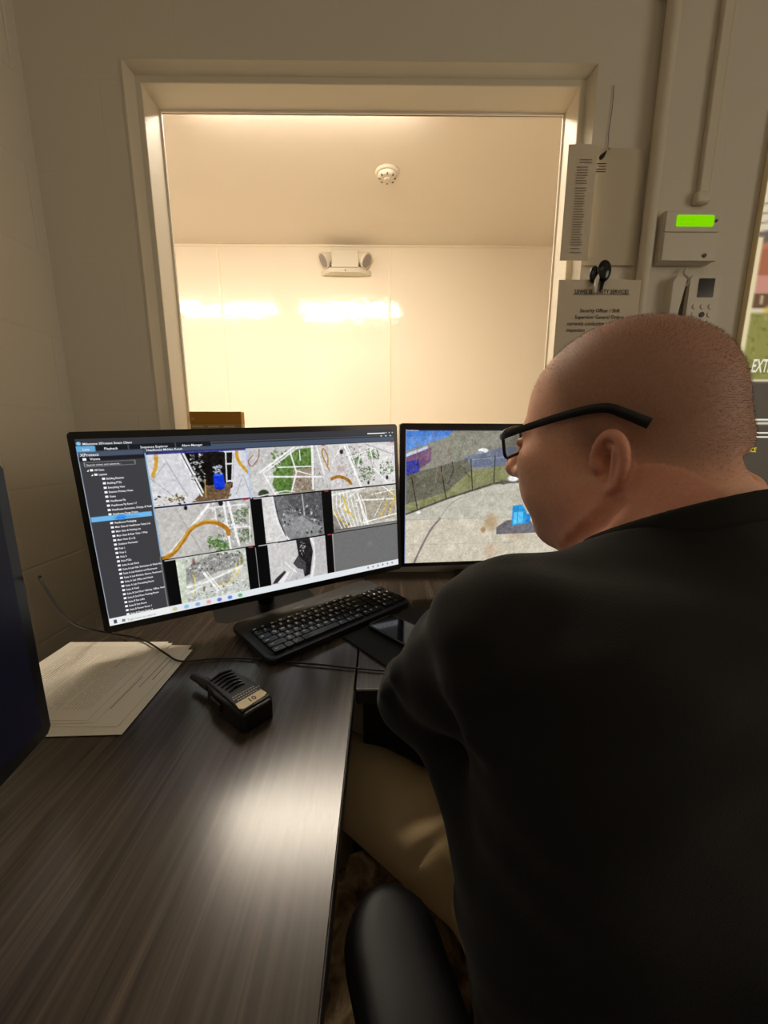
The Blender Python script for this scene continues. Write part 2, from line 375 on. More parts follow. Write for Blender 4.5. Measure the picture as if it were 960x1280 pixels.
# ---- hallway beyond the window
HY = 3.6
wall_box('floor_hall', (-3.4, 1.31, -.1), (3.4, HY + .2, 0), m_hfloor)
wall_box('ceiling_hall', (-3.4, 1.31, 2.74), (3.4, HY + .2, 2.84), m_hceil)
wall_box('wall_hall_far', (-3.4, HY, 0), (3.4, HY + .2, 2.74), m_frp)
wall_box('wall_hall_left', (-3.4, 1.31, 0), (-3.2, HY, 2.74), m_frp)
wall_box('wall_hall_right', (3.2, 1.31, 0), (3.4, HY, 2.74), m_frp)
m_trim = mat('panel joint strip', (240, 230, 208), .3)
for i, x in enumerate((-2.81, -1.365, .086, 1.537, 2.98)):
    struct(MB().box((x, HY - .002, 1.36), (.022, .006, 2.70), .002).build('trim_%d' % (i + 1), m_trim))
struct(MB().box((0, HY - .004, 2.731), (6.4, .010, .018), .003).build('trim_6', m_trim))
m_tube = glow('warm lit diffuser', (255, 240, 219), TUBE)
for i, (x0, x1) in enumerate(((-2.46, -1.24), (-.98, .24))):
    # ceiling wrap fixture: pan, end caps, rounded lit diffuser
    M = Matrix.Translation(((x0 + x1) / 2, 2.03, 2.74)); L = x1 - x0
    t = thing('ceiling_light', ['left fluorescent light fixture on the hallway ceiling beyond the window', 'right fluorescent light fixture on the hallway ceiling beyond the window'][i], 'ceiling light', M)
    MB().box((0, 0, -.010), (L, .32, .020), .004).build('pan', m_white, t)
    for s in (-1, 1): MB().box((s * (L / 2 - .008), 0, -.036), (.018, .31, .050), .008).build('end_cap', m_white, t)
    q = [(-.150, 0), (.150, 0)] + [(.150 * math.cos(a_), -.012 - .038 * math.sin(a_)) for a_ in np.linspace(0, math.pi, 13)]
    MB(Matrix.Translation((0, 0, -.020)) @ Matrix(((0, 0, 1, 0), (1, 0, 0, 0), (0, 1, 0, 0), (0, 0, 0, 1)))).prism(q, -L / 2 + .017, L / 2 - .017).build('diffuser', m_tube, t)
# smoke detector
t = thing('smoke_detector', 'round white smoke detector on the hallway ceiling', 'smoke detector', Matrix.Translation((.048, 2.697, 2.74)) @ Matrix.Diagonal((1, 1, -1, 1)))
MB().lathe([(.072, 0), (.074, .004), (.070, .012), (.062, .016)]).build('base', m_white, t)
MB().lathe([(.058, .014), (.058, .024), (.050, .034), (.040, .038)]).build('body', m_white, t)
for k in range(8):
    a = k * math.pi / 4; MB().box((.047 * math.cos(a), .047 * math.sin(a), .034), (.012, .010, .010), .002, Matrix.Rotation(a, 3, 'Z')).build('vent', m_inkg, t)
MB().lathe([(.020, .037), (.020, .043), (.014, .046)]).build('test_button', m_white, t)
# emergency light: sloped box with a lamp head each side
t = thing('emergency_light', 'white emergency light with two round lamp heads on the far hallway wall', 'emergency light', (-.285, HY, 2.50))
b = MB()
lo = [(-.215, 0), (.215, 0), (.125, -.085), (-.125, -.085)]
b.bm.verts.ensure_lookup_table()
hi = [(-.112, .0, .16), (.112, 0, .16), (.105, -.095, .15), (-.105, -.095, .15)]
A = [b.bm.verts.new((x, y, 0)) for x, y in lo]; B = [b.bm.verts.new((x, y, .035)) for x, y in lo]
for i in range(4): b.bm.faces.new([A[i], A[(i + 1) % 4], B[(i + 1) % 4], B[i]])
b.bm.faces.new(A[::-1]); b.bm.faces.new(B)
b.build('base', m_white, t)
MB().box((0, -.050, .098), (.225, .10, .135), .008).build('housing', m_white, t)
MB().cyl((.0, -.086, .012), (.0, -.09, .012), .005, n=10).build('indicator', m_ink, t)
m_lens = mat('lamp lens', (140, 130, 128), .12, spec=.8)
for s in (-1, 1):
    d = Vector((s * .74, -.38, -.56)).normalized(); c = Vector((s * .158, -.075, .098))
    h = MB().cyl(c - d * .055, c + d * .018, .034, .058, n=28).build('lamp_head', m_white, t)
    MB().cyl(c + d * .016, c + d * .030, .064, .062, n=28).build('lamp_rim', m_white, h)
    MB().cyl(c + d * .028, c + d * .033, .052, .050, n=28).build('lens', m_lens, h)
    MB().cyl(c + d * .031, c + d * .037, .018, .014, n=16).build('bulb', m_lens, h)
# ---- things fixed to the back wall, right of the window
m_paint = mat('painted conduit', (214, 205, 187), .45)
t = thing('conduit_pipe', 'painted conduit pipe running up the back wall right of the papers', 'pipe', (.722, WY - .022, .80))
MB().cyl((0, 0, -.8), (0, 0, 1.94), .0165, n=24).build('pipe', m_paint, t)
for z in (.20, 1.42):
    MB().box((0, .012, z), (.060, .018, .022), .004).build('pipe_strap', m_paint, t)
t = thing('cable_raceway', 'narrow painted cable raceway running down to the keypad', 'raceway', (.868, WY, 1.775))
MB().box((-.004, -.008, .48), (.026, .016, .97), .004).build('channel', m_paint, t)
MB().box((.014, -.006, .48), (.010, .012, .97), .003).build('side_channel', m_paint, t)
MB().box((-.006, -.011, -.004), (.042, .022, .030), .008).build('end_fitting', m_paint, t)
# alarm keypad
t = thing('alarm_keypad', 'white alarm keypad with a lit green display, flap below', 'alarm keypad', frame_xyz((.832, WY, 1.672), (1, 0, 0), (0, 0, 1)))
MB().box((0, 0, .015), (.150, .128, .030), .008).build('housing', m_white, t)
MB().box((0, .034, .0315), (.148, .052, .006), .003).build('display_panel', m_white, t)
pts = [(-.074, -.062), (.074, -.062)] + [(.074 - .148 * i / 12, .002 - .006 * math.sin(math.pi * i / 12)) for i in range(13)]
MB().prism(pts, .029, .036, .002).build('flap', m_white, t)
MB().prism(rrect(.100, .027, .004, c=(.004, .034)), .0335, .0360).build('display', glow('green display', (128, 214, 0), 1.0), t)
p = Print()
for r in range(2): p.text('. . . . . . . .', -.036, .036 - r * .011, .010, .0362)
p.build('display_text', mat('display segments', (70, 120, 0), .6), t)
MB().cyl((.060, .034, .034), (.060, .034, .037), .0035, n=12).build('status_light', m_inkg, t)
MB().cyl((.040, -.050, .034), (.040, -.050, .0395), .0045, n=12).build('flap_catch', m_inkg, t)
# intercom: open side box with wiring and a front unit with screen and buttons
t = thing('intercom', 'white intercom with a small dark screen and buttons below the keypad', 'intercom', frame_xyz((.872, WY + .001, 1.500), (1, 0, 0), (0, 0, 1)))
MB().prism([(-.070, -.075), (-.052, -.075), (-.030, .070), (-.058, .078), (-.070, .062)], 0, .030, .003).build('side_box', m_white, t)
MB().box((-.030, -.004, .010), (.016, .142, .020), .003).build('bracket', m_inkg, t)
MB().prism(rrect(.086, .150, .006, c=(.018, .0)), 0, .034, .004).build('housing', m_white, t)
MB().prism(rrect(.043, .047, .002, c=(.020, .044)), .033, .0355).build('screen', mat('off screen', (44, 40, 40), .15), t)
for r in range(3):
    for c in range(3):
        MB().cyl((-.004 + c * .022, -.003 - r * .021, .033), (-.004 + c * .022, -.003 - r * .021, .0365), .0068, n=16).build('button', m_inkg if (r, c) == (1, 1) else m_white, t)
MB().box((.016, -.064, .035), (.022, .006, .004), .001).build('name_strip', m_ink, t)
t2 = MB().tube([(-.026, .10, .012), (-.036, .085, .022), (-.024, .068, .026), (-.030, .050, .026)], .0035).build('wire', m_white, t)
# poster: tall backlit advertisement
Q = Pic(150, 240, (238, 224, 190))
Q.rect(0, .28, 1, .36, (196, 128, 92)); Q.poly([(0, .30), (.4, .25), (.75, .31), (.75, .36), (0, .36)], (180, 110, 80))
for k in range(5): Q.line([(0, .20 + .02 * k), (1, .08 + .034 * k)], .9, (150, 140, 125))
Q.poly([(0, .26), (.5, .22), (1, .27), (1, .29), (.5, .25), (0, .285)], (120, 105, 95))
Q.rect(.08, .30, .16, .35, (225, 200, 170)); Q.rect(.02, .355, .42, .395, (214, 150, 130)); Q.blob(.22, .350, .14, .02, (198, 70, 60)); Q.rect(0, .395, 1, .43, (112, 82, 58))
for k in range(20): Q.rect(.05 + k * .05, .40, .062 + k * .05, .42, (200, 180, 140))
Q.blob(.16, .435, .10, .022, (226, 190, 92)); Q.rect(0, .44, 1, .60, (150, 146, 76)); Q.speckle(0, .44, 1, .60, 260, .02, [(128, 128, 60), (172, 164, 92), (140, 140, 70), (112, 116, 54)], 3)
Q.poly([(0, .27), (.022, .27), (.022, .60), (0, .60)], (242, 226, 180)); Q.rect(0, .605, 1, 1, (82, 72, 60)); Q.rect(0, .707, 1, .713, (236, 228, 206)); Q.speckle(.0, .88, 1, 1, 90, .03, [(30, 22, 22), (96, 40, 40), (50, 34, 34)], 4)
t = thing('poster', 'tall bright poster reading EXTRA above yellow lettering, at the right edge of the wall', 'poster', frame_xyz((1.028, WY - .001, .86), (1, 0, 0), (0, 0, 1)))
PW, PH = .70, 1.12
MB().box((PW / 2, PH / 2, .008), (PW + .004, PH + .004, .016), .002).build('frame', mat('pale poster edge', (240, 222, 180), .4), t)
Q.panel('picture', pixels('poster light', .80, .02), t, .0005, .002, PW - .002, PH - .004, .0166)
p = Print()
p.text('EXTRA', .040, .468, .050, .0172, bold=.016, shear=.16, xs=.52)
m_pw = glow('poster white', (246, 240, 224), .85); p.build('headline', m_pw, t)
for k in range(2): Print().rect(.05, .294 - .012 * k, .30, .0042, .0172).build('text_line', m_pw, t)
Print().rect(.06, .332, .065, .0045, .0172).build('text_line', m_pw, t)
Print().text('SERVICE', .098, .240, .019, .0172, bold=.02, xs=.75, align='RIGHT').build('yellow_lettering', glow('poster yellow', (232, 206, 30), .85), t)
# ---- papers taped round the window
def paper_sheet(name, label, x, z, w, h, y, lines, m, rot=0, curl=.004, M=None):
    t = thing(name, label, 'paper', frame_xyz((x, y, z), (1, 0, .0), (0, 0, 1)))
    b = MB(); nx, ny = 8, 10; vs = [[b.bm.verts.new((w * i / nx, h * j / ny, curl * math.sin(math.pi * i / nx) * (.4 + .6 * j / ny) + curl * .6 * math.sin(2.3 * j / ny))) for i in range(nx + 1)] for j in range(ny + 1)]
    for j in range(ny):
        for i in range(nx): b.bm.faces.new([vs[j][i], vs[j][i + 1], vs[j + 1][i + 1], vs[j + 1][i]])
    g_ = bmesh.ops.extrude_face_region(b.bm, geom=list(b.bm.faces)); bmesh.ops.translate(b.bm, vec=(0, 0, .0006), verts=[v for v in g_['geom'] if isinstance(v, bmesh.types.BMVert)])
    b.build('sheet', m, t); return t
m_sheet = mat('white paper', (214, 202, 182), .8)
m_sheet2 = mat('plain paper', (198, 188, 166), .8)
t = paper_sheet('paper_notice', 'narrow typed notice taped over the right side of the window frame', .484, 1.609, .075, .268, 1.136, 0, m_sheet, curl=.002)
p = Print(); R_ = random.Random(5); y = .232
for k in range(34):
    if k in (2, 9): y -= .005
    if k > 31: y -= .003
    x0 = .024 if k > 1 else .030
    p.rect(x0, y, (.030 if k > 1 else .034) * (.8 + .2 * R_.random()), .0016, .0052); y -= .0060
p.build('typed_lines', mat('light typing', (132, 124, 110), .8), t)
t = paper_sheet('paper_sheet', 'blank looking sheet with a small dark leaf emblem, hung beside the pipe', .560, 1.609, .139, .276, WY - .006, 0, m_sheet2)
p = Print()
p.poly([(.018, .250), (.023, .249), (.030, .256), (.034, .265), (.036, .272), (.030, .268), (.021, .262), (.016, .256)], .0055)
for k, (a, w) in enumerate(((.012, .034), (.016, .026), (.013, .030), (.006, .050))): p.rect(a, .240 - k * .0062, w, .0018, .0055)
p.build('emblem', m_ink, t)
t = thing('push_pin', 'clear push pin above the leaf emblem on the wall sheet', 'push pin', frame_xyz((.601, WY - .007, 1.884), (1, 0, 0), (0, 0, 1)))
MB().lathe([(.0045, 0), (.0045, .002), (.0022, .003), (.0022, .009), (.0040, .010), (.0040, .012)], n=14).build('head', m_white, t)
tag(MB().tube([(.602, WY - .002, 2.03), (.603, WY - .0035, 1.98), (.600, WY - .003, 1.93), (.601, WY - .004, 1.890)], .0007, 6).build('hanging_string', m_ink), 'thin dark string hanging from a block joint to the push pin', 'string')
t = paper_sheet('paper_sign', 'white sign headed SECURITY SERVICES in bold type, held by a black clip', .484, 1.270, .224, .290, 1.132, 0, m_sheet, curl=.003)
p = Print()
p.text('LEWIS SECURITY SERVICES', .117, .255, .0145, .0062, align='CENTER', bold=.012, xs=.86); p.rect(.040, .2525, .155, .0011, .0062)
for k, s in enumerate(('Security Officer / Shift', 'Supervisor General Orders', 'currently conducting an', 'inspection')):
    p.text(s, .117 if k < 2 else .030, .208 - k * .0165, .0135, .0062, align='CENTER' if k < 2 else 'LEFT', bold=.010, xs=.9)
p.build('printed_text', m_ink, t)
t = thing('spring_clip', 'black plastic clip with a white lever gripping the top of the sign', 'clip', frame_xyz((.588, 1.124, 1.552), (1, 0, 0), (0, 0, 1)))
MB().ball((.007, .024, .010), .020, (.95, 1.35, .45)).build('grip', m_blackg, t)
MB().ball((-.014, .018, .002), .016, (.8, 1.35, .4)).build('grip', m_blackg, t)
MB().prism([(-.016, -.028), (-.009, -.030), (-.006, .008), (.000, .030), (-.006, .024), (-.014, .004)], .004, .014, .001).build('lever', m_white, t)
MB().prism([(.004, -.022), (.009, -.020), (.013, .003), (.007, .004)], .0, .010, .001).build('jaw', m_blackg, t)
# card standing on the sill
t = thing('carton', 'small tan card box with a gold band on the window sill behind the monitor', 'box', frame_xyz((-.578, 1.205, OZ0 + .0505), (1, 0, 0), (0, 0, 1)))
MB().box((.078, .092, -.015), (.156, .184, .030), .002).build('box', mat('tan card', (168, 140, 96), .6), t)
MB().box((.078, .166, -.0146), (.157, .037, .031), .002).build('gold_band', mat('gold band', (176, 122, 22), .5), t)
p = Print()
for k in range(3): p.rect(.006 + .048 * k, .138, .034, .004, .0008); p.rect(.008 + .05 * k, .118, .040, .003, .0008)
p.text('H', .006, .158, .014, .0016)
p.build('printing', mat('pale print', (214, 190, 146), .6), t)
# unseen glowing ceiling panel, added behind the camera to brighten the room
t = thing('fill_panel', 'broad dim fill panel added in the ceiling behind the camera', 'ceiling light', (.0, -1.45, 2.74))
MB().box((0, 0, -.012), (1.70, 1.50, .024), .004).build('frame', m_white, t)
m_dif = glow('added fill diffuser', (255, 244, 226), ROOM_FILL)
for x in (-.42, .42): MB().box((x, 0, -.026), (.80, 1.44, .008), .002).build('diffuser', m_dif, t)
# added glowing panel framed like a window on the right wall, unseen, as fill
fill_w = bpy.data.objects.new('fill_window', None); COL.objects.link(fill_w); fill_w.location = (2.50, -.80, 1.02); fill_w.rotation_euler = (0, 0, -math.pi / 2); struct(fill_w)
b = MB()
for c_, d_ in (((0, -.006, -.03), (1.66, .05, .06)), ((0, -.006, 1.18), (1.66, .05, .06)), ((-.80, -.006, .575), (.06, .05, 1.15)), ((.80, -.006, .575), (.06, .05, 1.15)), ((0, -.006, .575), (.04, .04, 1.15))): b.box(c_, d_, .004)
b.build('window_frame', m_frame, fill_w); MB().box((0, -.004, .575), (1.54, .004, 1.15)).build('fill_pane', glow('added fill glow', (255, 240, 216), WIN_FILL), fill_w, smooth=0)  # added frame and glowing pane, no corridor modelled behind
# ================================================================ DESKS AND WHAT STANDS ON THEM
DZ = .74
m_wood = wood_mat('dark laminate', (48, 41, 36), (66, 57, 49), (90, 79, 68))
m_edge = mat('dark edge band', (30, 25, 22), .5)
m_panel = mat('dark desk panel', (30, 26, 24), .6)
m_metal = mat('black steel leg', (20, 20, 20), .4, metal=.3)
t = thing('desk', 'dark wood grain desk return on the left, under the radio and papers', 'desk', (-.33, .0, 0))
MB().box((.0, -.24, DZ - .0135), (.573, 2.72, .025), .0015).build('desktop', m_wood, t)
MB().box((.2865, -.52, DZ - .0145), (.0025, 2.158, .025), .001).build('edge_band', m_edge, t)
MB().box((-.20, -1.40, .356), (.03, .06, .711), .004).build('leg', m_metal, t); MB().box((.20, -1.40, .356), (.03, .06, .711), .004).build('leg', m_metal, t)
MB().box((-.25, 1.05, .356), (.03, .06, .711), .004).build('leg', m_metal, t)
MB().box((-.272, -.3, .56), (.018, 1.6, .30), .002).build('modesty_panel', m_panel, t)
t = thing('desk', 'dark wood grain desk along the back wall, under the right monitor and keyboard end', 'desk', (.7795, .84, 0))
MB().box((.0, .0, DZ - .0135), (1.640, .560, .025), .0015).build('desktop', m_wood, t)
MB().box((.0, -.2812, DZ - .0145), (1.638, .0025, .025), .001).build('edge_band', m_edge, t)
MB().box((.0, .24, .40), (1.56, .018, .62), .002).build('modesty_panel', m_panel, t)
for x in (-.79, .79): MB().box((x, 0, .356), (.04, .50, .711), .004).build('leg', m_metal, t)
# ---- monitors
m_bez = mat('monitor bezel', (14, 14, 14), .30)
def monitor(label, M, W, Hh, bez, pic, ppl, z0):
    """M: origin at the lower left corner of the front, X along the width, Y up, Z out of the screen"""
    t = thing('monitor', label, 'monitor', M)
    MB().prism(rrect(W, Hh, .006, c=(W / 2, Hh / 2)), -.020, -.0005, .002).build('bezel', m_bez, t)
    MB().prism(rrect(W * .8, Hh * .72, .03, c=(W / 2, Hh * .45)), -.050, -.0195, .012).build('back_shell', m_bez, t)
    l, r, b_, tp = bez
    pic.panel('screen', ppl, t, l, b_, W - r, Hh - tp, .0004)
    # stand: the foot sits flat on the desk whatever the tilt of the screen
    inv = M.inverted(); up = (inv.to_3x3() @ Vector((0, 0, 1))).normalized()
    c = Vector((W / 2, Hh * .42, -.075)); w = M @ c; foot = Vector((w.x, w.y, DZ)); back = (M.to_3x3() @ Vector((0, 0, -1))); back.z = 0; back.normalize()
    foot += back * .045; fl = inv @ foot
    Rf = frame_xyz((0, 0, 0), M.to_3x3() @ Vector((1, 0, 0)) * 1, (0, 0, 1))
    ax = Vector((M.to_3x3() @ Vector((1, 0, 0)))); ax.z = 0; ax.normalize(); Mf = inv @ frame_xyz(foot, ax, -back)
    MB(Mf).prism(rrect(.24, .13, .03), 0.0005, .010, .003).build('stand_foot', m_bez, t)
    MB().cyl(fl + up * .008, c + Vector((0, 0, .012)), .020, .017, n=20).build('stand_neck', m_bez, t)
    return t
m_pix = pixels('monitor picture', 1.0)
# -- left monitor: camera wall
P1 = Pic(600, 326, (58, 58, 62))
P1.rect(0, 0, 1, .043, (52, 54, 60)); P1.rect(0, .043, 1, .085, (62, 70, 84)); P1.rect(.16, .034, 1, .052, (44, 46, 52)); P1.rect(0, .040, 1, .044, (88, 90, 96))
P1.rect(.16, .052, 1, .080, (70, 84, 104)); P1.rect(.045, .036, .34, .062, (22, 26, 34)); P1.rect(0, .036, .043, .066, (104, 170, 214))
for x in (.12, .24, .34): P1.rect(x, .036, x + .003, .062, (70, 80, 96))
P1.rect(0, .066, .155, .090, (74, 84, 102)); P1.rect(0, .090, .158, .112, (26, 28, 36)); P1.rect(0, .112, .158, .96, (62, 62, 66))
P1.rect(.012, .117, .132, .118, (190, 190, 190)); P1.rect(.012, .138, .132, .1395, (190, 190, 190)); P1.rect(.012, .117, .0135, .138, (190, 190, 190)); P1.rect(.131, .117, .1325, .138, (190, 190, 190))
P1.rect(.004, .397, .153, .423, (112, 184, 236)); P1.blob(.075, .412, .014, .016, (60, 150, 235))
P1.rect(0, .066, .0022, .96, (190, 205, 225)); P1.rect(.1585, .084, .1615, .66, (150, 190, 225)); P1.rect(.156, .66, .158, .957, (150, 150, 155))
P1.rect(.162, .084, 1, .958, (8, 8, 9))
cx = (.1625, .4455, .727, 1.0); ry = (.087, .3855, .683, .957)
W_ = (232, 232, 234); G_ = (176, 176, 180)
# row 1
P1.sub(cx[0], ry[0], cx[1], ry[1] - .006).fill((214, 214, 218)); P1.poly([(.34, .0), (.86, 0), (.80, .75), (.72, .84), (.46, .84)], (14, 12, 12))
P1.poly([(.48, .80), (.52, .68), (.80, .66), (.74, .98), (.36, .98), (.42, .88)], (112, 88, 62)); P1.speckle(.45, .66, .78, .97, 60, .02, [(70, 52, 36), (150, 126, 92), (92, 76, 58)], 1)
for a, b in (((.30, 0), (.47, .86)), ((.335, 0), (.485, .80))): P1.line([a, b], 3.6, W_)
P1.line([(.318, 0), (.478, .83)], 1.6, (40, 38, 38)); P1.speckle(.40, .05, .53, .60, 46, .026, [(236, 236, 238), (190, 192, 196), (120, 122, 126), (30, 30, 32)], 2)
P1.line([(.52, .55), (.51, .90)], 1.5, (205, 170, 80)); P1.rect(.61, .48, .72, .75, (18, 58, 214)); P1.blob(.665, .48, .055, .03, (60, 100, 235)); P1.blob(.665, .75, .055, .03, (14, 44, 180)); P1.speckle(.62, .30, .71, .46, 12, .028, [(206, 212, 224), (160, 170, 190)], 3)
P1.line([(.77, .03), (.745, .64)], 2.4, (226, 226, 228)); P1.line([(.85, .03), (.80, .64)], 2.4, (226, 226, 228))
for v in (.04, .28, .62): P1.line([(.76, v), (.83, v)], 3, (226, 226, 228))
P1.poly([(.88, 0), (1, 0), (1, 1), (.78, .98)], (212, 213, 218)); P1.line([(.60, .0), (.88, .03)], 4, (226, 226, 228))
for a, b in (((.02, .5), (.16, .2)), ((.16, .12), (.33, .85)), ((.0, .45), (.18, .8)), ((.83, .9), (.93, .52)), ((.93, .52), (.99, .95))): P1.line([a, b], 1.2, (160, 162, 166))
P1.line([(.085, .0), (.075, .2), (.03, .42)], 6, (204, 158, 58), curve=True); P1.line([(.885, .0), (.90, .25), (1.0, .5)], 6, (204, 156, 52), curve=True)
P1.speckle(.02, .80, .30, .98, 26, .03, [(226, 216, 190), (200, 190, 160), (120, 100, 60), (30, 24, 20)], 4); P1.line([(.28, .84), (.40, .95)], 1.4, W_)
P1.sub(cx[0], ry[0], cx[1], ry[0] + .008).fill((60, 60, 150)); P1.sub(cx[0], ry[1] - .008, cx[1], ry[1] - .001).fill((34, 36, 76)); P1.sub(cx[0] + .25, ry[1] - .008, cx[1], ry[1] - .002).fill((150, 40, 90)); P1.sub(cx[1] - .004, ry[0], cx[1] - .001, ry[1]).fill((170, 190, 240))
P1.sub(cx[1], ry[0], cx[2], ry[1] - .006).fill((198, 196, 194)); P1.poly([(.10, .45), (.56, .0), (.80, .0), (.55, .2), (.30, .98), (0, 1), (0, .6)], (206, 204, 203))
P1.poly([(.25, .78), (.32, .42), (.44, .22), (.56, .06), (.78, .04), (.78, .48), (.54, .48), (.50, .98), (.32, .98)], (96, 128, 62)); P1.speckle(.28, .08, .76, .92, 190, .035, [(70, 108, 44), (112, 146, 78), (130, 150, 104), (84, 120, 52), (60, 92, 40)], 5)
P1.poly([(.52, .48), (.80, .48), (.78, 1), (.48, 1)], (150, 136, 118)); P1.speckle(.50, .50, .98, .98, 70, .018, [(72, 58, 44), (110, 92, 74), (200, 196, 188)], 6)
P1.poly([(.84, .0), (.96, .0), (1, .5), (1, .9), (.90, .8)], (205, 203, 203)); P1.blob(.14, .95, .07, .10, (48, 60, 40))
for a, b, w in (((.12, .5), (.55, .02), 4), ((.16, .52), (.60, .03), 2.5), ((.34, .42), (.78, .45), 2.5), ((.21, .60), (.90, .70), 3.5), ((.50, .10), (.56, .55), 3), ((.56, .55), (.48, .96), 3), ((.785, .0), (.76, .94), 5), ((.84, .0), (.92, .66), 3), ((.56, .52), (.78, .66), 2), ((.62, .08), (.62, .30), 2), ((.16, .52), (.28, 1), 3)): P1.line([a, b], w, (238, 238, 238))
P1.line([(.14, .02), (.12, .2), (.04, .36), (.0, .26), (.06, .14)], 2, (150, 100, 80), curve=True); P1.line([(.97, .5), (.98, .25), (.93, .08), (.91, .2), (.95, .4), (1, .6)], 3, (178, 132, 60), curve=True); P1.line([(.05, 1), (.40, .93), (.52, .97)], 2, W_)
P1.sub(cx[2], ry[0], cx[3], ry[1] - .002).fill((210, 206, 205)); P1.poly([(.55, 0), (1, .1), (1, 1), (.8, 1)], (222, 219, 219)); P1.speckle(.16, .05, .68, .85, 120, .03, [(190, 192, 186), (236, 236, 236), (112, 136, 92), (150, 150, 144), (84, 100, 70)], 7)
for u, v, r in ((.40, .36, .085), (.55, .72, .105), (.86, .62, .11), (.66, .26, .08)): P1.speckle(u - r, v - r * 1.5, u + r, v + r * 1.5, 46, .026, [(74, 110, 54), (98, 132, 78), (60, 84, 48), (138, 156, 120)], int(u * 99))
P1.blob(.86, .84, .025, .06, (40, 44, 40)); P1.blob(.56, .92, .02, .05, (40, 44, 40)); P1.blob(.18, .17, .03, .06, (40, 40, 42))
for a, b, w in (((.22, .0), (.44, .98), 5.5), ((.26, .0), (.36, .45), 2.5), ((.03, .4), (.20, .0), 2), ((.46, .1), (.42, .5), 2.4), ((.30, .3), (.70, .12), 2), ((.62, .15), (.64, .5), 2), ((.66, .6), (.86, .95), 3)): P1.line([a, b], w, (240, 240, 240))
P1.line([(.54, .02), (.98, .30)], 2.4, (176, 174, 176)); P1.line([(.0, .76), (.12, .72), (.24, .80), (.29, .90)], 7, (164, 112, 34), curve=True); P1.blob(.15, .55, .07, .12, (176, 150, 138), .5, .5)
# row 2
P1.sub(cx[0], ry[1], cx[0] + .276, ry[2] - .006).fill((186, 182, 178)); P1.poly([(.0, .0), (.44, 0), (.56, .6), (.30, 1), (0, 1)], (196, 193, 189)); P1.speckle(.56, .02, .98, .98, 130, .04, [(214, 214, 214), (236, 236, 236), (150, 154, 146), (100, 112, 90), (188, 186, 184)], 9)
P1.line([(.20, .05), (.40, .95)], 1.2, (166, 162, 158)); P1.line([(.06, .95), (.54, .04)], 5, (240, 240, 240)); P1.line([(.10, .97), (.58, .06)], 2, (216, 214, 212))
for u, v, r in ((.56, .80, .08), (.64, .92, .08), (.84, .34, .085), (.88, .76, .085), (.93, .25, .05)): P1.speckle(u - r, v - r * 1.6, u + r, v + r * 1.6, 52, .028, [(84, 128, 58), (110, 146, 86), (66, 98, 50)] if v > .78 and u < .7 else [(112, 128, 98), (84, 100, 70), (164, 172, 152)], int(u * 71))
for a, b, w in (((.70, .0), (.72, 1.), 4), ((.75, .0), (.82, .95), 4.5), ((.52, .1), (.92, .10), 2), ((.60, .1), (.60, .5), 2), ((.70, .56), (.96, .58), 2), ((.98, .2), (.95, .9), 2)): P1.line([a, b], w, (240, 240, 241))
P1.line([(.0, .98), (.10, .92), (.22, .70), (.33, .47), (.46, .38), (.60, .42), (.70, .56), (.715, .68)], 8, (176, 120, 34), curve=True); P1.line([(.03, .93), (.14, .84), (.24, .62), (.34, .43), (.47, .345), (.61, .385)], 2.5, (214, 172, 84), curve=True); P1.blob(.30, .05, .02, .05, (24, 26, 34)); P1.blob(.67, .03, .03, .06, (24, 26, 34))
P1.sub(.476, ry[1] + .004, .689, ry[2] - .004).fill((112, 112, 114)); P1.poly([(.34, 0), (1, 0), (1, .70), (.6, .45)], (88, 88, 90)); P1.poly([(.30, .98), (.30, .5), (.45, .42), (.95, .80), (.9, 1)], (138, 138, 140)); P1.poly([(0, 0), (.16, 0), (.22, .4), (.34, 1), (0, 1)], (216, 214, 212))
P1.line([(.17, 0), (.20, .4), (.27, .75), (.38, 1)], 4, (230, 230, 230), curve=True); P1.line([(.21, .1), (.24, .5), (.33, .9)], 2, (60, 60, 62), curve=True); P1.speckle(.30, .25, .92, .66, 60, .035, [(214, 214, 214), (170, 170, 172), (60, 60, 62), (36, 36, 38)], 12); P1.speckle(.66, .62, .96, .96, 16, .045, [(206, 206, 206), (150, 150, 152), (40, 40, 42)], 13); P1.line([(.66, .0), (.67, .48)], 2.5, (176, 176, 178)); P1.poly([(.46, .62), (.62, .48), (.84, .76), (.6, .9)], (150, 150, 152))
P1.sub(cx[2], ry[1] + .008, cx[3], ry[2] - .022).fill((196, 192, 182)); P1.poly([(.36, .12), (.98, .10), (.96, .9), (.44, .95)], (172, 164, 148)); P1.poly([(0, .6), (.25, .9), (.2, 1), (0, 1)], (140, 134, 126))
for k in range(9): P1.line([(.02 + .05 * k, 0 + .02 * k), (.0 + .06 * k, .45), (.12 + .05 * k, 1)], 2.2, (236, 236, 232))
for a, b, w in (((.0, .1), (.5, .0), 3), ((.36, .3), (.95, .38), 3), ((.38, .12), (.50, .95), 5), ((.44, .92), (.98, .8), 3), ((.78, .0), (.98, .3), 2.5), ((.1, .4), (.4, .02), 2), ((.62, .82), (.80, .3), 1.6), ((.6, .2), (.98, .12), 2)): P1.line([a, b], w, (240, 240, 236))
for a in (((.16, .14), (.22, .5), (.32, .8)), ((.02, .5), (.10, .75), (.22, .95)), ((.20, .2), (.16, .5), (.28, .62)), ((.84, .4), (.80, .6), (.72, .85)), ((.98, .4), (.90, .62), (.88, .8)), ((.9, .2), (.98, .34), (.9, .5))): P1.line(a, 2.4, (222, 190, 60), curve=True)
P1.speckle(.64, .1, .98, .8, 30, .02, [(120, 110, 90), (220, 206, 150), (90, 84, 76)], 14); P1.sub(cx[2], ry[2] - .02, cx[3], ry[2] - .004).fill((122, 120, 118))
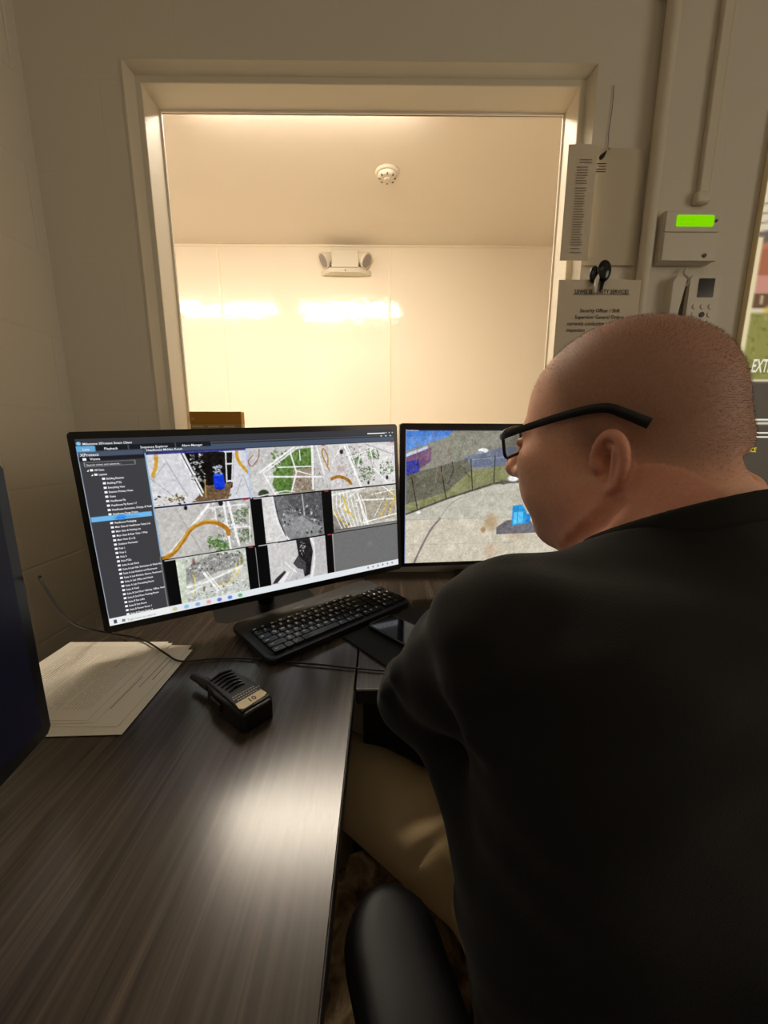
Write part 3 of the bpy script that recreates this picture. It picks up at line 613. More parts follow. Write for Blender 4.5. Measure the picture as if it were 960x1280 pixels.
# row 3
P1.sub(.196, ry[2], .407, ry[3]).fill((196, 200, 190)); P1.poly([(.12, .25), (.5, .02), (.95, .12), (.95, .35), (.45, .55), (.1, .6)], (150, 150, 146)); P1.speckle(.14, .04, .92, .40, 110, .03, [(222, 222, 218), (60, 60, 60), (180, 178, 174), (110, 108, 104)], 15); P1.poly([(.12, .66), (.55, .44), (.92, .40), (.92, .72), (.4, .82)], (206, 204, 196)); P1.poly([(.38, .6), (.76, .5), (.72, .72), (.48, .78)], (172, 170, 164))
P1.speckle(.08, .72, .98, .99, 110, .035, [(238, 238, 238), (214, 216, 216), (150, 152, 150), (196, 206, 212), (100, 104, 100)], 16)
for a in (((.20, .4), (.22, .6), (.16, .82)), ((.9, .22), (.86, .5), (.70, .72), (.50, .74), (.42, .60)), ((.84, .3), (.80, .5), (.82, .6))): P1.line(a, 2.4, (216, 202, 110), curve=True)
for a, b, w in (((.36, .42), (.52, .86), 5), ((.40, .40), (.56, .84), 2), ((.08, .66), (.40, .62), 4), ((.44, .60), (.92, .40), 4), ((.10, .8), (.3, .7), 3)): P1.line([a, b], w, (236, 238, 236))
P1.poly([(0, 0), (.12, .1), (.08, 1), (0, 1)], (206, 214, 196)); P1.blob(.24, .14, .03, .1, (110, 60, 60), .5, .7)
P1.sub(.438, ry[2] + .01, .4405, ry[3]).fill((150, 150, 156))
P1.sub(.480, ry[2] + .004, .690, ry[3]).fill((206, 203, 203)); P1.poly([(.48, .0), (.72, .0), (.76, .35), (.68, .92), (.58, .96), (.40, .56), (.50, .38)], (34, 32, 34)); P1.poly([(.40, .58), (.50, .40), (.62, .6), (.60, .9), (.52, .8)], (70, 68, 72)); P1.speckle(.50, .06, .66, .40, 34, .028, [(206, 206, 208), (120, 120, 122), (20, 20, 20)], 17); P1.line([(.74, 0), (.80, .3), (.76, .7), (.70, 1)], 5, (236, 234, 234), curve=True); P1.poly([(.8, 0), (1, 0), (1, 1), (.74, 1), (.80, .5)], (192, 189, 190)); P1.poly([(.02, .98), (.08, .86), (.24, .70), (.28, .78), (.14, .98)], (52, 50, 52)); P1.poly([(.10, .98), (.26, .76), (.34, .74), (.20, 1)], (236, 234, 236)); P1.poly([(.24, .98), (.42, .68), (.56, .76), (.58, .98)], (190, 188, 190)); P1.line([(.26, .5), (.44, .80)], 3, (232, 230, 230)); P1.line([(.42, .70), (.30, .95)], 2, (236, 236, 236))
P1.sub(.719, ry[2], 1.0, .958).fill((112, 112, 113)); P1.grain(6, 2); P1.blob(.55, .42, .05, .09, (124, 124, 125), .8)
P1.sub(.719, ry[2], .7215, .958).fill((170, 160, 160))
for u0, v0, u1, v1, k_ in ((cx[0], ry[0], cx[1], ry[1] - .01, 7), (cx[1], ry[0], cx[2], ry[1] - .01, 9), (cx[2], ry[0], cx[3], ry[1] - .01, 9), (cx[0], ry[1], cx[0] + .276, ry[2] - .01, 7), (.476, ry[1] + .004, .689, ry[2] - .006, 9), (cx[2], ry[1] + .008, cx[3], ry[2] - .02, 11), (.196, ry[2], .407, ry[3], 11), (.480, ry[2] + .004, .690, ry[3], 6)): P1.sub(u0, v0, u1, v1).texture(k_ * .6, int(u0 * 100), (2, 5))
P1.sub(0, .958, 1, 1).fill((226, 231, 236)); P1.rect(.0, 0, .16, 1, (236, 238, 238))
for k, c in enumerate(((196, 196, 120), (120, 180, 226), (110, 160, 220), (232, 150, 140), (80, 90, 190), (60, 110, 220), (60, 170, 90))): P1.blob(.175 + .033 * k, .5, .009, .34, c, .4, .8)
for k in range(6): P1.blob(.86 + .022 * k, .42, .004, .2, (130, 130, 136))
P1.rect(.012, .25, .020, .75, (60, 70, 90)); P1.sub(0, 0, 1, 1)
P1.blob(.008, .024, .006, .010, (130, 200, 240))
for k in range(3): P1.rect(.962 + k * .014, .020, .968 + k * .014, .026, (220, 220, 224)); P1.rect(.94 + k * .020, .040, .947 + k * .020, .048, (210, 212, 218))
for u0, v0 in ((cx[0], ry[1]), (cx[0], ry[2]), (cx[1], ry[1]), (cx[1], ry[2]), (cx[1], ry[0]), (cx[2], ry[0])): P1.rect(u0 + .004, v0 + .001, u0 + .070, v0 + .006, (206, 206, 214)); P1.rect(u0 + .255, v0 + .0, u0 + .270, v0 + .006, (200, 60, 80))
TL, TR, BL = at(82, 540, Y=.644), at(497, 530, Y=.930), at(130, 793, Y=.644)
W1 = .622; xd = (TR - TL).normalized(); yd = (TL - BL); yd = (yd - xd * yd.dot(xd)).normalized(); H1 = .358
M1 = frame_xyz(TL - yd * H1, xd, yd)
mon1 = monitor('large left monitor showing a wall of camera views and a black menu list', M1, W1, H1, (.0095, .0100, .0135, .0120), P1, m_pix, 0)
SW, SH = W1 - .0195, H1 - .0255
Ms = Matrix.Translation((.0095, .0135 + SH, .0012))
def spx(u): return u * SW
def spy(v): return -v * SH
m_st = glow('white screen text', (242, 242, 246), 1.0); p = Print(); q_ = Print()
q_.text('Milestone XProtect Smart Client', spx(.016), spy(.030), .0052, bold=.012)
for s, u in (('Live', .014), ('Playback', .063), ('Sequence Explorer', .150), ('Alarm Manager', .258)): Print().text(s, spx(u), spy(.0575), .0056, bold=.008).build('tab_text', m_st, mon1, Ms)
p.text('XProtect', spx(.006), spy(.086), .0068, bold=.008); p.text('Views', spx(.026), spy(.107), .0060, bold=.008); p.rect(spx(.010), spy(.107), .005, .0042)
p.text('Search views and cameras...', spx(.016), spy(.134), .0044)
q2_ = Print(); q2_.text('Headhouse Midden Room', spx(.164), spy(.0745), .0054, bold=.008); q3_ = Print(); q3_.rect(spx(.885), spy(.027), .045, .0022)
ROWS = ['All Cams', 'Layouts', 'Building Exterior', 'Building PTZs', 'Everything View', 'Exterior Primary Views', 'Gates', 'Headhouse Fly', 'Headhouse Fly Rows 1-7', 'Headhouse Extraction, Charge, & Vault', 'Headhouse Purge Drains', None, 'Headhouse Packaging', 'Main Gate & Headhouse Camp Lot', 'Main Gate & Parking Lot', 'Main Gate & Rear Gate 1-Way', 'Main View (2 x 2)', 'Outdoor Perimeter', 'Pole 1', 'Pole 2', 'Pole 3', 'Pole PTZs', 'Suite A Lab Entry', 'Suite A Lab Hall, Extraction & Wash Rm', 'Suite A Lab Kitchen and Restroom', 'Suite A Lab Kitchen, Secure, Restroom', 'Suite A Lab Office and Hatch', 'Suite A Lab Processing Room', 'Suite A Vault', 'Suite B 2nd Floor Hallway, Office, Vault', 'Suite B 2nd Floor Packing Room', 'Suite B Fan Lofts', 'Suite B Dry Room', 'Suite B Flower Room 1', 'Suite B Flower Room 2']
for i, s in enumerate(ROWS):
    v = .162 + i * .0234
    if s is None: continue
    u = .022 if i == 0 else .030 if i == 1 else .046
    if i < 2: p.poly([(spx(u - .008), spy(v)), (spx(u - .003), spy(v)), (spx(u - .003), spy(v) + .003)])
    p.rect(spx(u), spy(v), .0042, .0036); p.text(s, spx(u + .010), spy(v), .0050, bold=.012, xs=.75)
p.build('menu_text', m_st, mon1, Ms); q_.build('title_text', m_st, mon1, Ms); q2_.build('view_text', m_st, mon1, Ms); q3_.build('clock_text', m_st, mon1, Ms)
p = Print(); p.text('Type here to search', spx(.045), spy(.990), .0056); p.rect(spx(.032), spy(.990), .005, .005)
p.build('taskbar_text', glow('grey screen text', (120, 124, 130), 1.0), mon1, Ms)
p = Print(); p.text('Headhouse Midden Room', spx(.056), spy(.4165), .0048, xs=.74); p.build('highlighted_text', glow('blue screen text', (40, 110, 180), 1.0), mon1, Ms)
# -- right monitor: one camera over a yard
P2 = Pic(520, 290, (176, 174, 160)); k = .57 / 835
U = lambda x: (x - 45) * k; Vv = lambda y: (y - 65) / 795
def L2(pts, w, c, **kw): P2.line([(U(x), Vv(y)) for x, y in pts], w, c, **kw)
def G2(pts, c, **kw): P2.poly([(U(x), Vv(y)) for x, y in pts], c, **kw)
def S2(x0, y0, x1, y1, n, r, cols, sd): P2.speckle(U(x0), Vv(y0), U(x1), Vv(y1), n, r * k * 835 / 835, cols, sd)
P2.fill((186, 184, 172)); G2([(45, 65), (340, 65), (300, 180), (45, 240)], (92, 142, 214)); G2([(45, 65), (330, 65), (330, 100), (45, 110)], (72, 124, 206)); G2([(45, 190), (180, 150), (300, 110), (340, 65), (1510, 65), (1510, 300), (45, 480)], (142, 140, 128))
G2([(45, 205), (180, 160), (180, 175), (45, 225)], (196, 204, 226)); G2([(45, 225), (200, 170), (200, 250), (45, 340)], (118, 84, 116)); G2([(45, 250), (130, 235), (130, 320), (45, 350)], (62, 66, 156))
S2(190, 70, 480, 260, 200, .012, [(120, 104, 92), (146, 126, 112), (96, 100, 76), (164, 146, 130), (112, 120, 92)], 20); S2(300, 120, 390, 220, 70, .014, [(104, 138, 62), (128, 160, 80), (90, 116, 60)], 21); S2(340, 70, 420, 140, 50, .016, [(62, 92, 66), (78, 104, 70)], 22); S2(440, 80, 1500, 180, 420, .014, [(96, 112, 90), (120, 132, 104), (140, 142, 124), (82, 98, 84), (150, 150, 140)], 23)
G2([(400, 230), (470, 205), (640, 170), (1510, 150), (1510, 290), (440, 285)], (112, 120, 140)); L2([(440, 240), (1500, 180)], 1, (150, 156, 170))
P2.blob(U(520), Vv(188), 38 * k, .020, (246, 248, 250), .3); P2.blob(U(500), Vv(198), 30 * k, .010, (150, 154, 160), .3); P2.blob(U(690), Vv(245), 22 * k, .018, (50, 58, 76), .3); P2.blob(U(980), Vv(240), 40 * k, .02, (210, 210, 214), .3)
G2([(45, 330), (200, 290), (420, 235), (470, 320), (400, 420), (45, 550)], (106, 104, 88)); S2(50, 260, 450, 470, 520, .012, [(62, 60, 50), (84, 84, 66), (110, 106, 90), (128, 122, 104), (74, 82, 56), (44, 44, 40)], 24)
G2([(440, 310), (640, 275), (1510, 230), (1510, 360), (600, 380), (300, 470), (45, 560), (45, 500), (300, 430)], (136, 136, 96)); S2(450, 290, 900, 370, 160, .012, [(150, 154, 92), (126, 134, 86), (170, 168, 120), (112, 112, 84)], 25)
L2([(45, 560), (300, 470), (600, 380), (1500, 330)], 4, (84, 80, 72)); G2([(45, 570), (300, 480), (600, 390), (1510, 340), (1510, 870), (45, 870)], (192, 188, 174)); G2([(45, 600), (300, 585), (780, 590), (1510, 560), (1510, 870), (45, 870)], (206, 198, 178))
S2(50, 480, 1500, 860, 420, .016, [(204, 198, 182), (186, 180, 164), (214, 208, 194), (178, 170, 152)], 26)
L2([(45, 590), (780, 592)], 1.4, (172, 166, 152)); L2([(45, 745), (760, 748)], 1.0, (180, 172, 156)); L2([(100, 870), (150, 760), (210, 650), (262, 588)], 6, (136, 124, 122), curve=True); L2([(92, 870), (142, 760), (202, 650), (256, 588)], 1.6, (214, 206, 196), curve=True); L2([(262, 588), (330, 500), (400, 460)], 2, (160, 154, 144), curve=True)
for x, y0, y1 in ((85, 340, 530), (262, 275, 470), (445, 235, 420), (597, 215, 375), (740, 200, 360), (880, 190, 350)): L2([(x, y0), (x + 38 * (1 if x < 300 else .5 if x < 500 else 0), y1)], 2.2, (52, 50, 48))
L2([(45, 360), (262, 275), (445, 235), (900, 190)], 1, (100, 100, 96))
for x, y in ((110, 110), (180, 90), (215, 80), (270, 190), (300, 120), (230, 230)): L2([(x, y + 150), (x + 8, y + 60), (x - 12, y)], 1.1, (150, 126, 116)); L2([(x + 4, y + 80), (x + 32, y + 10)], .9, (140, 118, 108))
L2([(330, 250), (340, 300), (310, 380)], 2, (70, 62, 56)); L2([(380, 270), (440, 340)], 2, (90, 82, 72))
P2.blob(U(590), Vv(615), 55 * k, .09, (176, 146, 108), .7, .8); P2.blob(U(545), Vv(665), 22 * k, .03, (150, 108, 66), .6, .8); P2.blob(U(600), Vv(800), 60 * k, .09, (190, 160, 138), .8, .7); P2.blob(U(760), Vv(700), 90 * k, .05, (200, 172, 146), .8, .6)
G2([(630, 650), (690, 610), (840, 590), (900, 690), (630, 694)], (112, 110, 116)); G2([(728, 520), (790, 512), (822, 560), (820, 630), (730, 640)], (44, 154, 220)); G2([(738, 560), (800, 556), (802, 626), (738, 632)], (92, 196, 244)); L2([(762, 525), (764, 632)], 2, (40, 130, 200)); G2([(822, 570), (850, 572), (850, 625), (822, 630)], (36, 130, 206))
P2.blob(U(720), Vv(352), 42 * k, .030, (240, 240, 244), .4); P2.blob(U(660), Vv(375), 36 * k, .020, (92, 84, 80), .4); P2.blob(U(130), Vv(548), 16 * k, .012, (240, 240, 240)); P2.grain(5, 3)
P2.texture(4, 5, (2, 4, 11)); P2.rect(0, 0, 1, .012, (26, 26, 34)); P2.rect(0, 0, .004, 1, (120, 140, 190))
TL, TR, BL = at(500, 529, Y=.935), at(652, 527.5, Y=.965), at(500, 710, Y=.935)
xd = (TR - TL); xd.z = 0; xd.normalize(); M2 = frame_xyz(Vector((TL.x, TL.y, TL.z - H1)), xd, (0, 0, 1))
mon2 = monitor('large right monitor showing one camera view of a fenced gravel yard', M2, W1, H1, (.0140, .0100, .0100, .0135), P2, m_pix, 0)
Print().text('North East Tower', .0025, -.0042, .0038, bold=.01).build('caption', bpy.data.materials['white screen text'], mon2, Matrix.Translation((.014, H1 - .0135, .0012)))
# -- third monitor, edge on at the left
P3 = Pic(120, 70, (6, 5, 16)); P3.rect(0, 0, 1, .06, (8, 8, 20)); P3.rect(.60, .0, .90, 1, (5, 5, 14)); P3.rect(0, 0, .86, 1, (8, 7, 22)); P3.rect(.5, .74, .82, 1, (30, 31, 56))
a = at(65, 912, Y=.410); c = at(0, 985, Z=a.z)
xd = (a - c); xd.z = 0; xd.normalize(); M3 = frame_xyz(Vector((a.x, a.y, a.z)) - xd * .54, xd, (0, 0, 1))
mon3 = monitor('dark monitor seen nearly edge on at the left edge of the photo', M3, .54, .320, (.012, .015, .016, .012), P3, m_pix, 0)
MB().ball((.541, .198, -.010), .007, (1, 1.4, .8)).build('cable_plug', m_black, mon3)
# ---- keyboard
KC = Vector((.066, .863, DZ)); KA = Vector((-.195, .617, DZ)); kx = (KC - KA).normalized(); ky = Vector((-kx.y, kx.x, 0))
KW, KD = .372, .168
t = thing('keyboard', 'black keyboard on the desk in front of the left monitor', 'keyboard', frame_xyz(KA, kx, ky))
m_key = mat('key cap', (24, 24, 24), .26); TI = Matrix.Rotation(math.radians(3.2), 4, 'X') @ Matrix.Translation((0, 0, .006))
MB(TI).prism(rrect(KW, KD, .016, c=(KW / 2, KD / 2)), -.004, .008, .004).build('case', m_black, t)
MB(TI).prism(rrect(KW - .018, KD * .74, .008, c=(KW / 2, KD * .445)), .007, .0088, .0008).build('key_bed', mat('key bed', (9, 9, 9), .5), t)
for x in (.04, KW - .04):
    MB().box((x, KD - .02, .0048), (.03, .012, .0095), .002).build('foot', m_black, t); MB().box((x, .02, .0024), (.03, .010, .0046), .001).build('foot', m_black, t)
KEYS = {}
def key(x, y, w, h=.0152):
    kk = (round(w, 4), h)
    if kk not in KEYS:
        b = MB(TI); b.prism(rrect(w, h, .002), .0, .0050, .0012); o = b.build('key', m_key, t); KEYS[kk] = o
    else:
        o = KEYS[kk].copy(); COL.objects.link(o); o.parent = t
    o.location = (TI.to_3x3() @ Vector((x, y, .0086)))
    return o
u_ = .0172; kl = Print(); x0 = .016
def put(r, c, s, w=1.0, h=.0152, dy=0):
    w_ = w * u_ - .0022; x = x0 + (c + w / 2) * u_; y = .021 + r * .0180 + dy; key(x, y, w_, h)
    if s: kl.text(s, x - w_ / 2 + .0035, y - .001, .0092 if len(s) < 2 else .0050, z=.0144, bold=.03)
for c, s in enumerate('1234567890-='): put(4, 1 + c, s)
put(4, 0, '`'); put(4, 13, 'back', 2)
put(3, 0, 'tab', 1.5)
for c, s in enumerate('QWERTYUIOP[]'): put(3, 1.5 + c, s)
put(3, 13.5, '\\', 1.5); put(2, 0, 'caps', 1.75)
for c, s in enumerate("ASDFGHJKL;'"): put(2, 1.75 + c, s)
put(2, 12.75, 'enter', 2.25); put(1, 0, 'shift', 2.25)
for c, s in enumerate('ZXCVBNM,./'): put(1, 2.25 + c, s)
put(1, 12.25, 'shift', 1.5); put(1, 13.75, '^')
for c, w, s in ((0, 1.5, 'ctrl'), (1.5, 1, ''), (2.5, 1.25, 'alt'), (3.75, 5, ''), (8.75, 1.25, 'alt'), (10, 1.25, 'fn'), (11.25, 1.25, 'ctrl'), (12.75, 1, '<'), (13.75, 1, 'v'), (14.75, 1, '>')): put(0, c, s, w)
for c in range(13): put(5, c * 1.15, 'esc' if c == 0 else 'F%d' % c, 1.1, .0105, -.002)
for r, ss in enumerate(('0', '123', '456', '789', 'n/*')):
    if r == 0: put(0, 16.2, '0', 2); put(0, 18.2, '.')
    else:
        for c, s in enumerate(ss): put(r, 16.2 + c, s)
    if r in (4,): put(r, 19.2, '-')
put(2.5, 19.2, '+', 1, .0332); put(.5, 19.2, '', 1, .0332)
for r in range(1, 5): put(r, 15.08, '')
kl.build('key_legends', mat('key legend', (242, 240, 234), .6), t, TI @ Matrix.Translation((0, 0, -.0006 + .0)))
Print().text('logitech', KW * .36, KD - .026, .0085, z=.0083, bold=.01).build('wordmark', mat('grey print', (120, 118, 114), .5), t, TI)
# ---- mouse pad and phone
pa, pb = at(428, 797, Z=DZ), at(480, 832, Z=DZ); px_ = (pb - pa); px_.z = 0; px_.normalize(); py_ = Vector((-px_.y, px_.x, 0)); PL = .24
t = thing('mouse_pad', 'plain black mouse pad on the desk under the phone and the seated person\'s arm', 'mouse pad', frame_xyz((pa.x, pa.y, DZ), px_, py_))
MB().prism(rrect(.245, .205, .004, c=(.1225, .1025)), .0003, .0035, .001).build('pad', mat('black cloth pad', (20, 20, 19), .9, bump=(900, .2, .0005)), t)
fa, fb, fc = at(458, 781, Z=DZ + .012), at(493, 766, Z=DZ + .012), at(499, 803, Z=DZ + .012)
fx = (fb - fa); fx.z = 0; fx.normalize(); fy = Vector((fx.y, -fx.x, 0))
t = thing('smartphone', 'black smartphone lying on the mouse pad beside the forearm', 'phone', frame_xyz((fa.x, fa.y, DZ + .0038), fx, -fy))
MB().prism(rrect(.074, .150, .011, c=(.037, -.075)), 0, .0092, .003).build('case', m_black, t)
MB().prism(rrect(.066, .142, .008, c=(.037, -.075)), .009, .0096).build('screen', mat('phone glass', (8, 8, 10), .08), t)
# ---- papers in a pile by the left wall
m_copy = mat('copy paper', (238, 231, 216), .75); m_faint = mat('faint print', (176, 168, 152), .8)
names = ['lowest sheet of the paper pile on the desk, its corner peeking out furthest right', 'second printed sheet of the paper pile, sticking out right of the top one', 'third printed sheet of the paper pile, just under the topmost sheet', 'topmost printed sheet of the paper pile beside the left monitor']
offs = ((-.361, .680, 1.5), (-.370, .694, 0), (-.410, .700, .8), (-.420, .704, 0))
for i, (x, y, r) in enumerate(offs):
    M = frame_xyz((x, y, DZ + .0006 + .0011 * i), (-1, 0, 0), (0, -1, 0)) @ Matrix.Rotation(math.radians(r), 4, 'Z')
    t = thing('paper_sheet', names[i], 'paper', M, 'sheets in the paper pile')
    MB().box((.097, .108, .0), (.194, .2159, .0007)).build('sheet', m_copy, t, smooth=0) if i < 2 else MB().box((.0965, .108, .0), (.193, .2159, .0007)).build('sheet', m_copy, t, smooth=0)
    if i in (1, 3):
        p = Print(); R_ = random.Random(i)
        if i == 3:
            for q in range(30):
                x_ = .014 + q * .0052
                n_ = 3 if q in (24, 25) else 1
                yy = .016
                while yy < .19:
                    w_ = .012 + .03 * R_.random(); p.rect(x_, yy, .0008 if q < 22 else .0012, min(w_, .195 - yy), .0005); yy += w_ + .003
                    if q % 9 == 8 and R_.random() < .5: break
            for q, (x_, a_, w_) in enumerate(((.170, .10, .085), (.176, .10, .085), (.183, .11, .07), (.150, .06, .07), (.144, .07, .06), (.040, .05, .03), (.046, .05, .04))): p.rect(x_, a_, .0014, w_, .0005)
        else:
            for x_, a_, w_ in ((.012, .05, .06), (.022, .04, .09), (.034, .10, .08), (.040, .03, .05)): p.rect(x_, a_, .0012, w_, .0005)
        p.build('typed_lines', m_faint if i == 3 else m_inkg, t)
# ---- thin cable
cp = [(-.3880, .420, .985), (-.43, .47, .952), (-.50, .58, .850), (-.56, .70, .772), (-.535, .728, .7475), (-.468, .703, .7485), (-.400, .655, .7485), (-.362, .636, .744), (-.31, .645, .7425), (-.255, .646, .7425), (-.18, .635, .7425), (-.105, .624, .7425), (-.04, .612, .7425), (.03, .607, .7425), (.16, .64, .7425)]
tag(MB().tube(cp, .0017, 8).build('cable', m_black), 'thin black cable trailing from the dark edge-on monitor over the papers', 'cable')
# ---- two way radio
ra, rb = Vector((-.260, .557, 0)), Vector((-.171, .481, 0)); ry_ = (ra - rb).normalized(); rx_ = Vector((ry_.y, -ry_.x, 0))
RL = (ra - rb).length; RW = .053
o0 = rb - rx_ * RW / 2; o0.z = DZ + .0005
t = thing('two_way_radio', 'black handheld two way radio lying on the desk, cream sticker marked 10', 'radio', frame_xyz(o0, rx_, ry_))
pts = [(.006, 0), (RW - .006, 0), (RW, .008), (RW, RL * .62), (RW - .003, RL * .9), (RW - .010, RL), (.010, RL), (.003, RL * .9), (0, RL * .62), (0, .008)]
MB().prism(pts, 0, .0285, .005).build('body', m_black, t)
MB().prism([(.004, .006), (RW - .004, .006), (RW - .006, RL * .94), (.006, RL * .94)], .0275, .0317, .002).build('face_plate', mat('radio face', (30, 29, 27), .38), t)
for k in range(6):
    y = RL * .93 - k * .0095; MB().tube([(.009 + .001 * k, y - .004, .0311), (RW * .5, y, .0331), (RW - .009 - .001 * k, y - .002, .0311)], .0022, 8).build('grille_bar', m_blackg, t)
MB().prism([(.004, .013), (.009, .008), (RW - .010, .010), (RW - .005, .014), (RW - .006, .027), (.006, .026)], .0316, .0325).build('sticker', mat('cream sticker', (222, 206, 168), .6), t)
Print().text('10', RW * .5, .0135, .0125, z=.0329, align='CENTER', bold=.01).build('sticker_number', m_ink, t)
p = Print()
for k, (a_, w_) in enumerate(((.012, .030), (.008, .044), (.010, .036))): 
    q = a_
    while q < a_ + w_: p.rect(q, .030 + k * .0055, .0028, .0022, .0320); q += .0040
p.build('face_print', mat('silver print', (176, 168, 150), .5), t)
MB().cyl((.013, RL - .004, .016), (.011, RL + .018, .016), .0085, .0080).build('antenna_base', m_black, t)
MB().cyl((.011, RL + .014, .016), (.007, RL + .046, .016), .0068, .0056).build('antenna', m_black, t)
MB().cyl((RW - .016, RL - .004, .016), (RW - .016, RL + .012, .016), .0085, n=24).build('volume_knob', m_black, t)
MB().cyl((.027, RL - .004, .021), (.027, RL + .006, .021), .003).build('status_light', m_white, t)
MB().box((-.0015, RL * .6, .015), (.005, .030, .014), .002).build('talk_button', m_blackg, t)
# ---- office chair
CA = math.radians(18); cd = Vector((-math.sin(CA), math.cos(CA), 0)); cr = Vector((math.cos(CA), math.sin(CA), 0))
m_leath = mat('black padded vinyl', (11, 11, 11), .50, spec=.3, bump=(260, .15, .0006))
t = thing('office_chair', 'black padded office chair with a mottled brown seat, under the seated person', 'chair', frame_xyz((.285, .30, 0), cr, cd))
def mottled():
    m = mat('mottled seat cloth', (84, 70, 50), .9); nt = m.node_tree; b = nt.nodes['Principled BSDF']
    tc = nt.nodes.new('ShaderNodeTexCoord'); n = nt.nodes.new('ShaderNodeTexNoise'); n.inputs['Scale'].default_value = 26; n.inputs['Detail'].default_value = 5; n.inputs['Distortion'].default_value = 1.2
    r = nt.nodes.new('ShaderNodeValToRGB'); e = r.color_ramp.elements; e[0].position = .36; e[0].color = L4((96, 74, 56)); e[1].position = .66; e[1].color = L4((222, 200, 160)); q = e.new(.5); q.color = L4((166, 138, 102))
    nt.links.new(tc.outputs['Object'], n.inputs['Vector']); nt.links.new(n.outputs['Fac'], r.inputs['Fac']); nt.links.new(r.outputs['Color'], b.inputs['Base Color']); return m
MB().prism(rrect(.62, .54, .09, c=(-.03, .05)), .375, .452, .030).build('seat', mottled(), t)
MB().prism(rrect(.52, .46, .08, c=(0, .04)), .355, .378, .006).build('seat_pan', m_black, t)
bk = MB(Matrix.Translation((0, -.245, .46)) @ Matrix.Rotation(math.radians(96), 4, 'X'))
bk.prism(rrect(.46, .40, .09, c=(0, .20)), -.03, .035, .022); bk.build('backrest', m_leath, t)
MB().tube([(0, -.10, .362), (0, -.24, .37), (0, -.300, .45), (0, -.300, .62)], .022, 12).build('back_bracket', m_black, t)
inv = t.matrix_world.inverted()
for s, (fr_, bk_) in enumerate(((Vector((.012, .292, .646)), Vector((.098, .030, .646))), (Vector((.575, .40, .60)), Vector((.65, .17, .60))))):
    a, b_ = inv @ fr_, inv @ bk_; d = (a - b_); Ln = d.length; ax = d.normalized(); sd = Vector((ax.y, -ax.x, 0))
    M = frame_xyz(b_, ax, -sd)
    q = [(-.02, -.040), (Ln - .0, -.048)] + [(Ln + .050 * math.sin(math.radians(g_)), -.048 * math.cos(math.radians(g_))) for g_ in range(15, 166, 15)] + [(Ln, .048), (-.02, .040)]
    
    b = MB(M); Wd = lambda f: [(x_ * 1.0 if x_ < Ln * .5 else Ln * .0 + (x_ - (1 - f) * .030), y_ * f) for x_, y_ in q]
    rings = []
    for z_, f in ((-.022, .80), (-.018, .93), (-.010, 1.0), (.000, 1.0), (.007, .965), (.012, .90), (.0155, .78), (.0175, .60), (.0185, .30)): rings.append([b.bm.verts.new(M @ Vector((x_, y_, z_))) for x_, y_ in Wd(f)])
    nq = len(q)
    for A, B in zip(rings[:-1], rings[1:]):
        for k in range(nq): b.bm.faces.new([A[k], A[(k + 1) % nq], B[(k + 1) % nq], B[k]])
    b.bm.faces.new(rings[0][::-1]); b.bm.faces.new(rings[-1]); b.build('armrest', m_leath, t, smooth=80)
    m0 = (a + b_) / 2; x0_ = -.30 if s == 0 else .28
    MB().tube([Vector((m0.x, m0.y, m0.z - .018)), Vector((m0.x - (.0 if s == 0 else -.02), m0.y, .50)), Vector((m0.x, m0.y - .02, .38)), Vector((x0_ * .6, m0.y, .362))], .017, 12).build('arm_post', m_black, t)
MB().cyl((0, .03, .10), (0, .03, .36), .028).build('gas_lift', m_metal, t)
for k in range(5):
    a_ = k * 2 * math.pi / 5 + .3; e_ = Vector((.29 * math.cos(a_), .03 + .29 * math.sin(a_), .075))
    MB().cyl((0, .03, .10), e_, .026, .018).build('base_leg', m_black, t)
    MB().cyl(e_ + Vector((-.022 * math.sin(a_), .022 * math.cos(a_), -.045)), e_ - Vector((-.022 * math.sin(a_), .022 * math.cos(a_), .045)), .029).build('caster', m_blackg, t)
# ---------------------------------------------------------------- signed-distance figure modelling
def nrm(v):
    v = np.array(v, float); return v / np.linalg.norm(v)
def ell(c, r, R=None):
    c = np.array(c, np.float32); r = np.array(r, np.float32)
    Rm = np.eye(3, dtype=np.float32) if R is None else np.array(R, np.float32)
    def f(p):
        q = (p - c) @ Rm
        k0 = np.sqrt(((q / r) ** 2).sum(1)); k1 = np.sqrt(((q / (r * r)) ** 2).sum(1)) + 1e-9
        return k0 * (k0 - 1) / k1
    return f
def cap(a, b, ra, rb=None):
    a = np.array(a, np.float32); b = np.array(b, np.float32); rb = ra if rb is None else rb
    ba = b - a; L = float(ba @ ba) + 1e-12
    def f(p):
        pa = p - a
        h = np.clip(pa @ ba / L, 0, 1)
        return np.linalg.norm(pa - h[:, None] * ba, axis=1) - (ra + (rb - ra) * h)
    return f
def evaluate(ops, p):
    d = np.full(len(p), 9.0, np.float32)
    for kind, f, k in ops:
        if kind == 'disp':
            near = np.abs(d) < .02
            if near.any(): d[near] += f(p[near])
            continue
        e = f(p)
        if kind == 'u':
            h = np.maximum(k - np.abs(d - e), 0) / max(k, 1e-6); d = np.minimum(d, e) - h * h * k * .25
        elif kind == 's':
            e = -e; h = np.maximum(k - np.abs(d - e), 0) / max(k, 1e-6); d = np.maximum(d, e) + h * h * k * .25
        elif kind == 'i':
            h = np.maximum(k - np.abs(d - e), 0) / max(k, 1e-6); d = np.maximum(d, e) + h * h * k * .25
    return d
def axis_steps(lo, hi, coarse, fines):
    xs = [lo]
    while xs[-1] < hi:
        s = coarse
        for a, b, f in fines:
            if a - .004 <= xs[-1] <= b: s = min(s, f)
        xs.append(xs[-1] + s)
    return np.array(xs, np.float32)
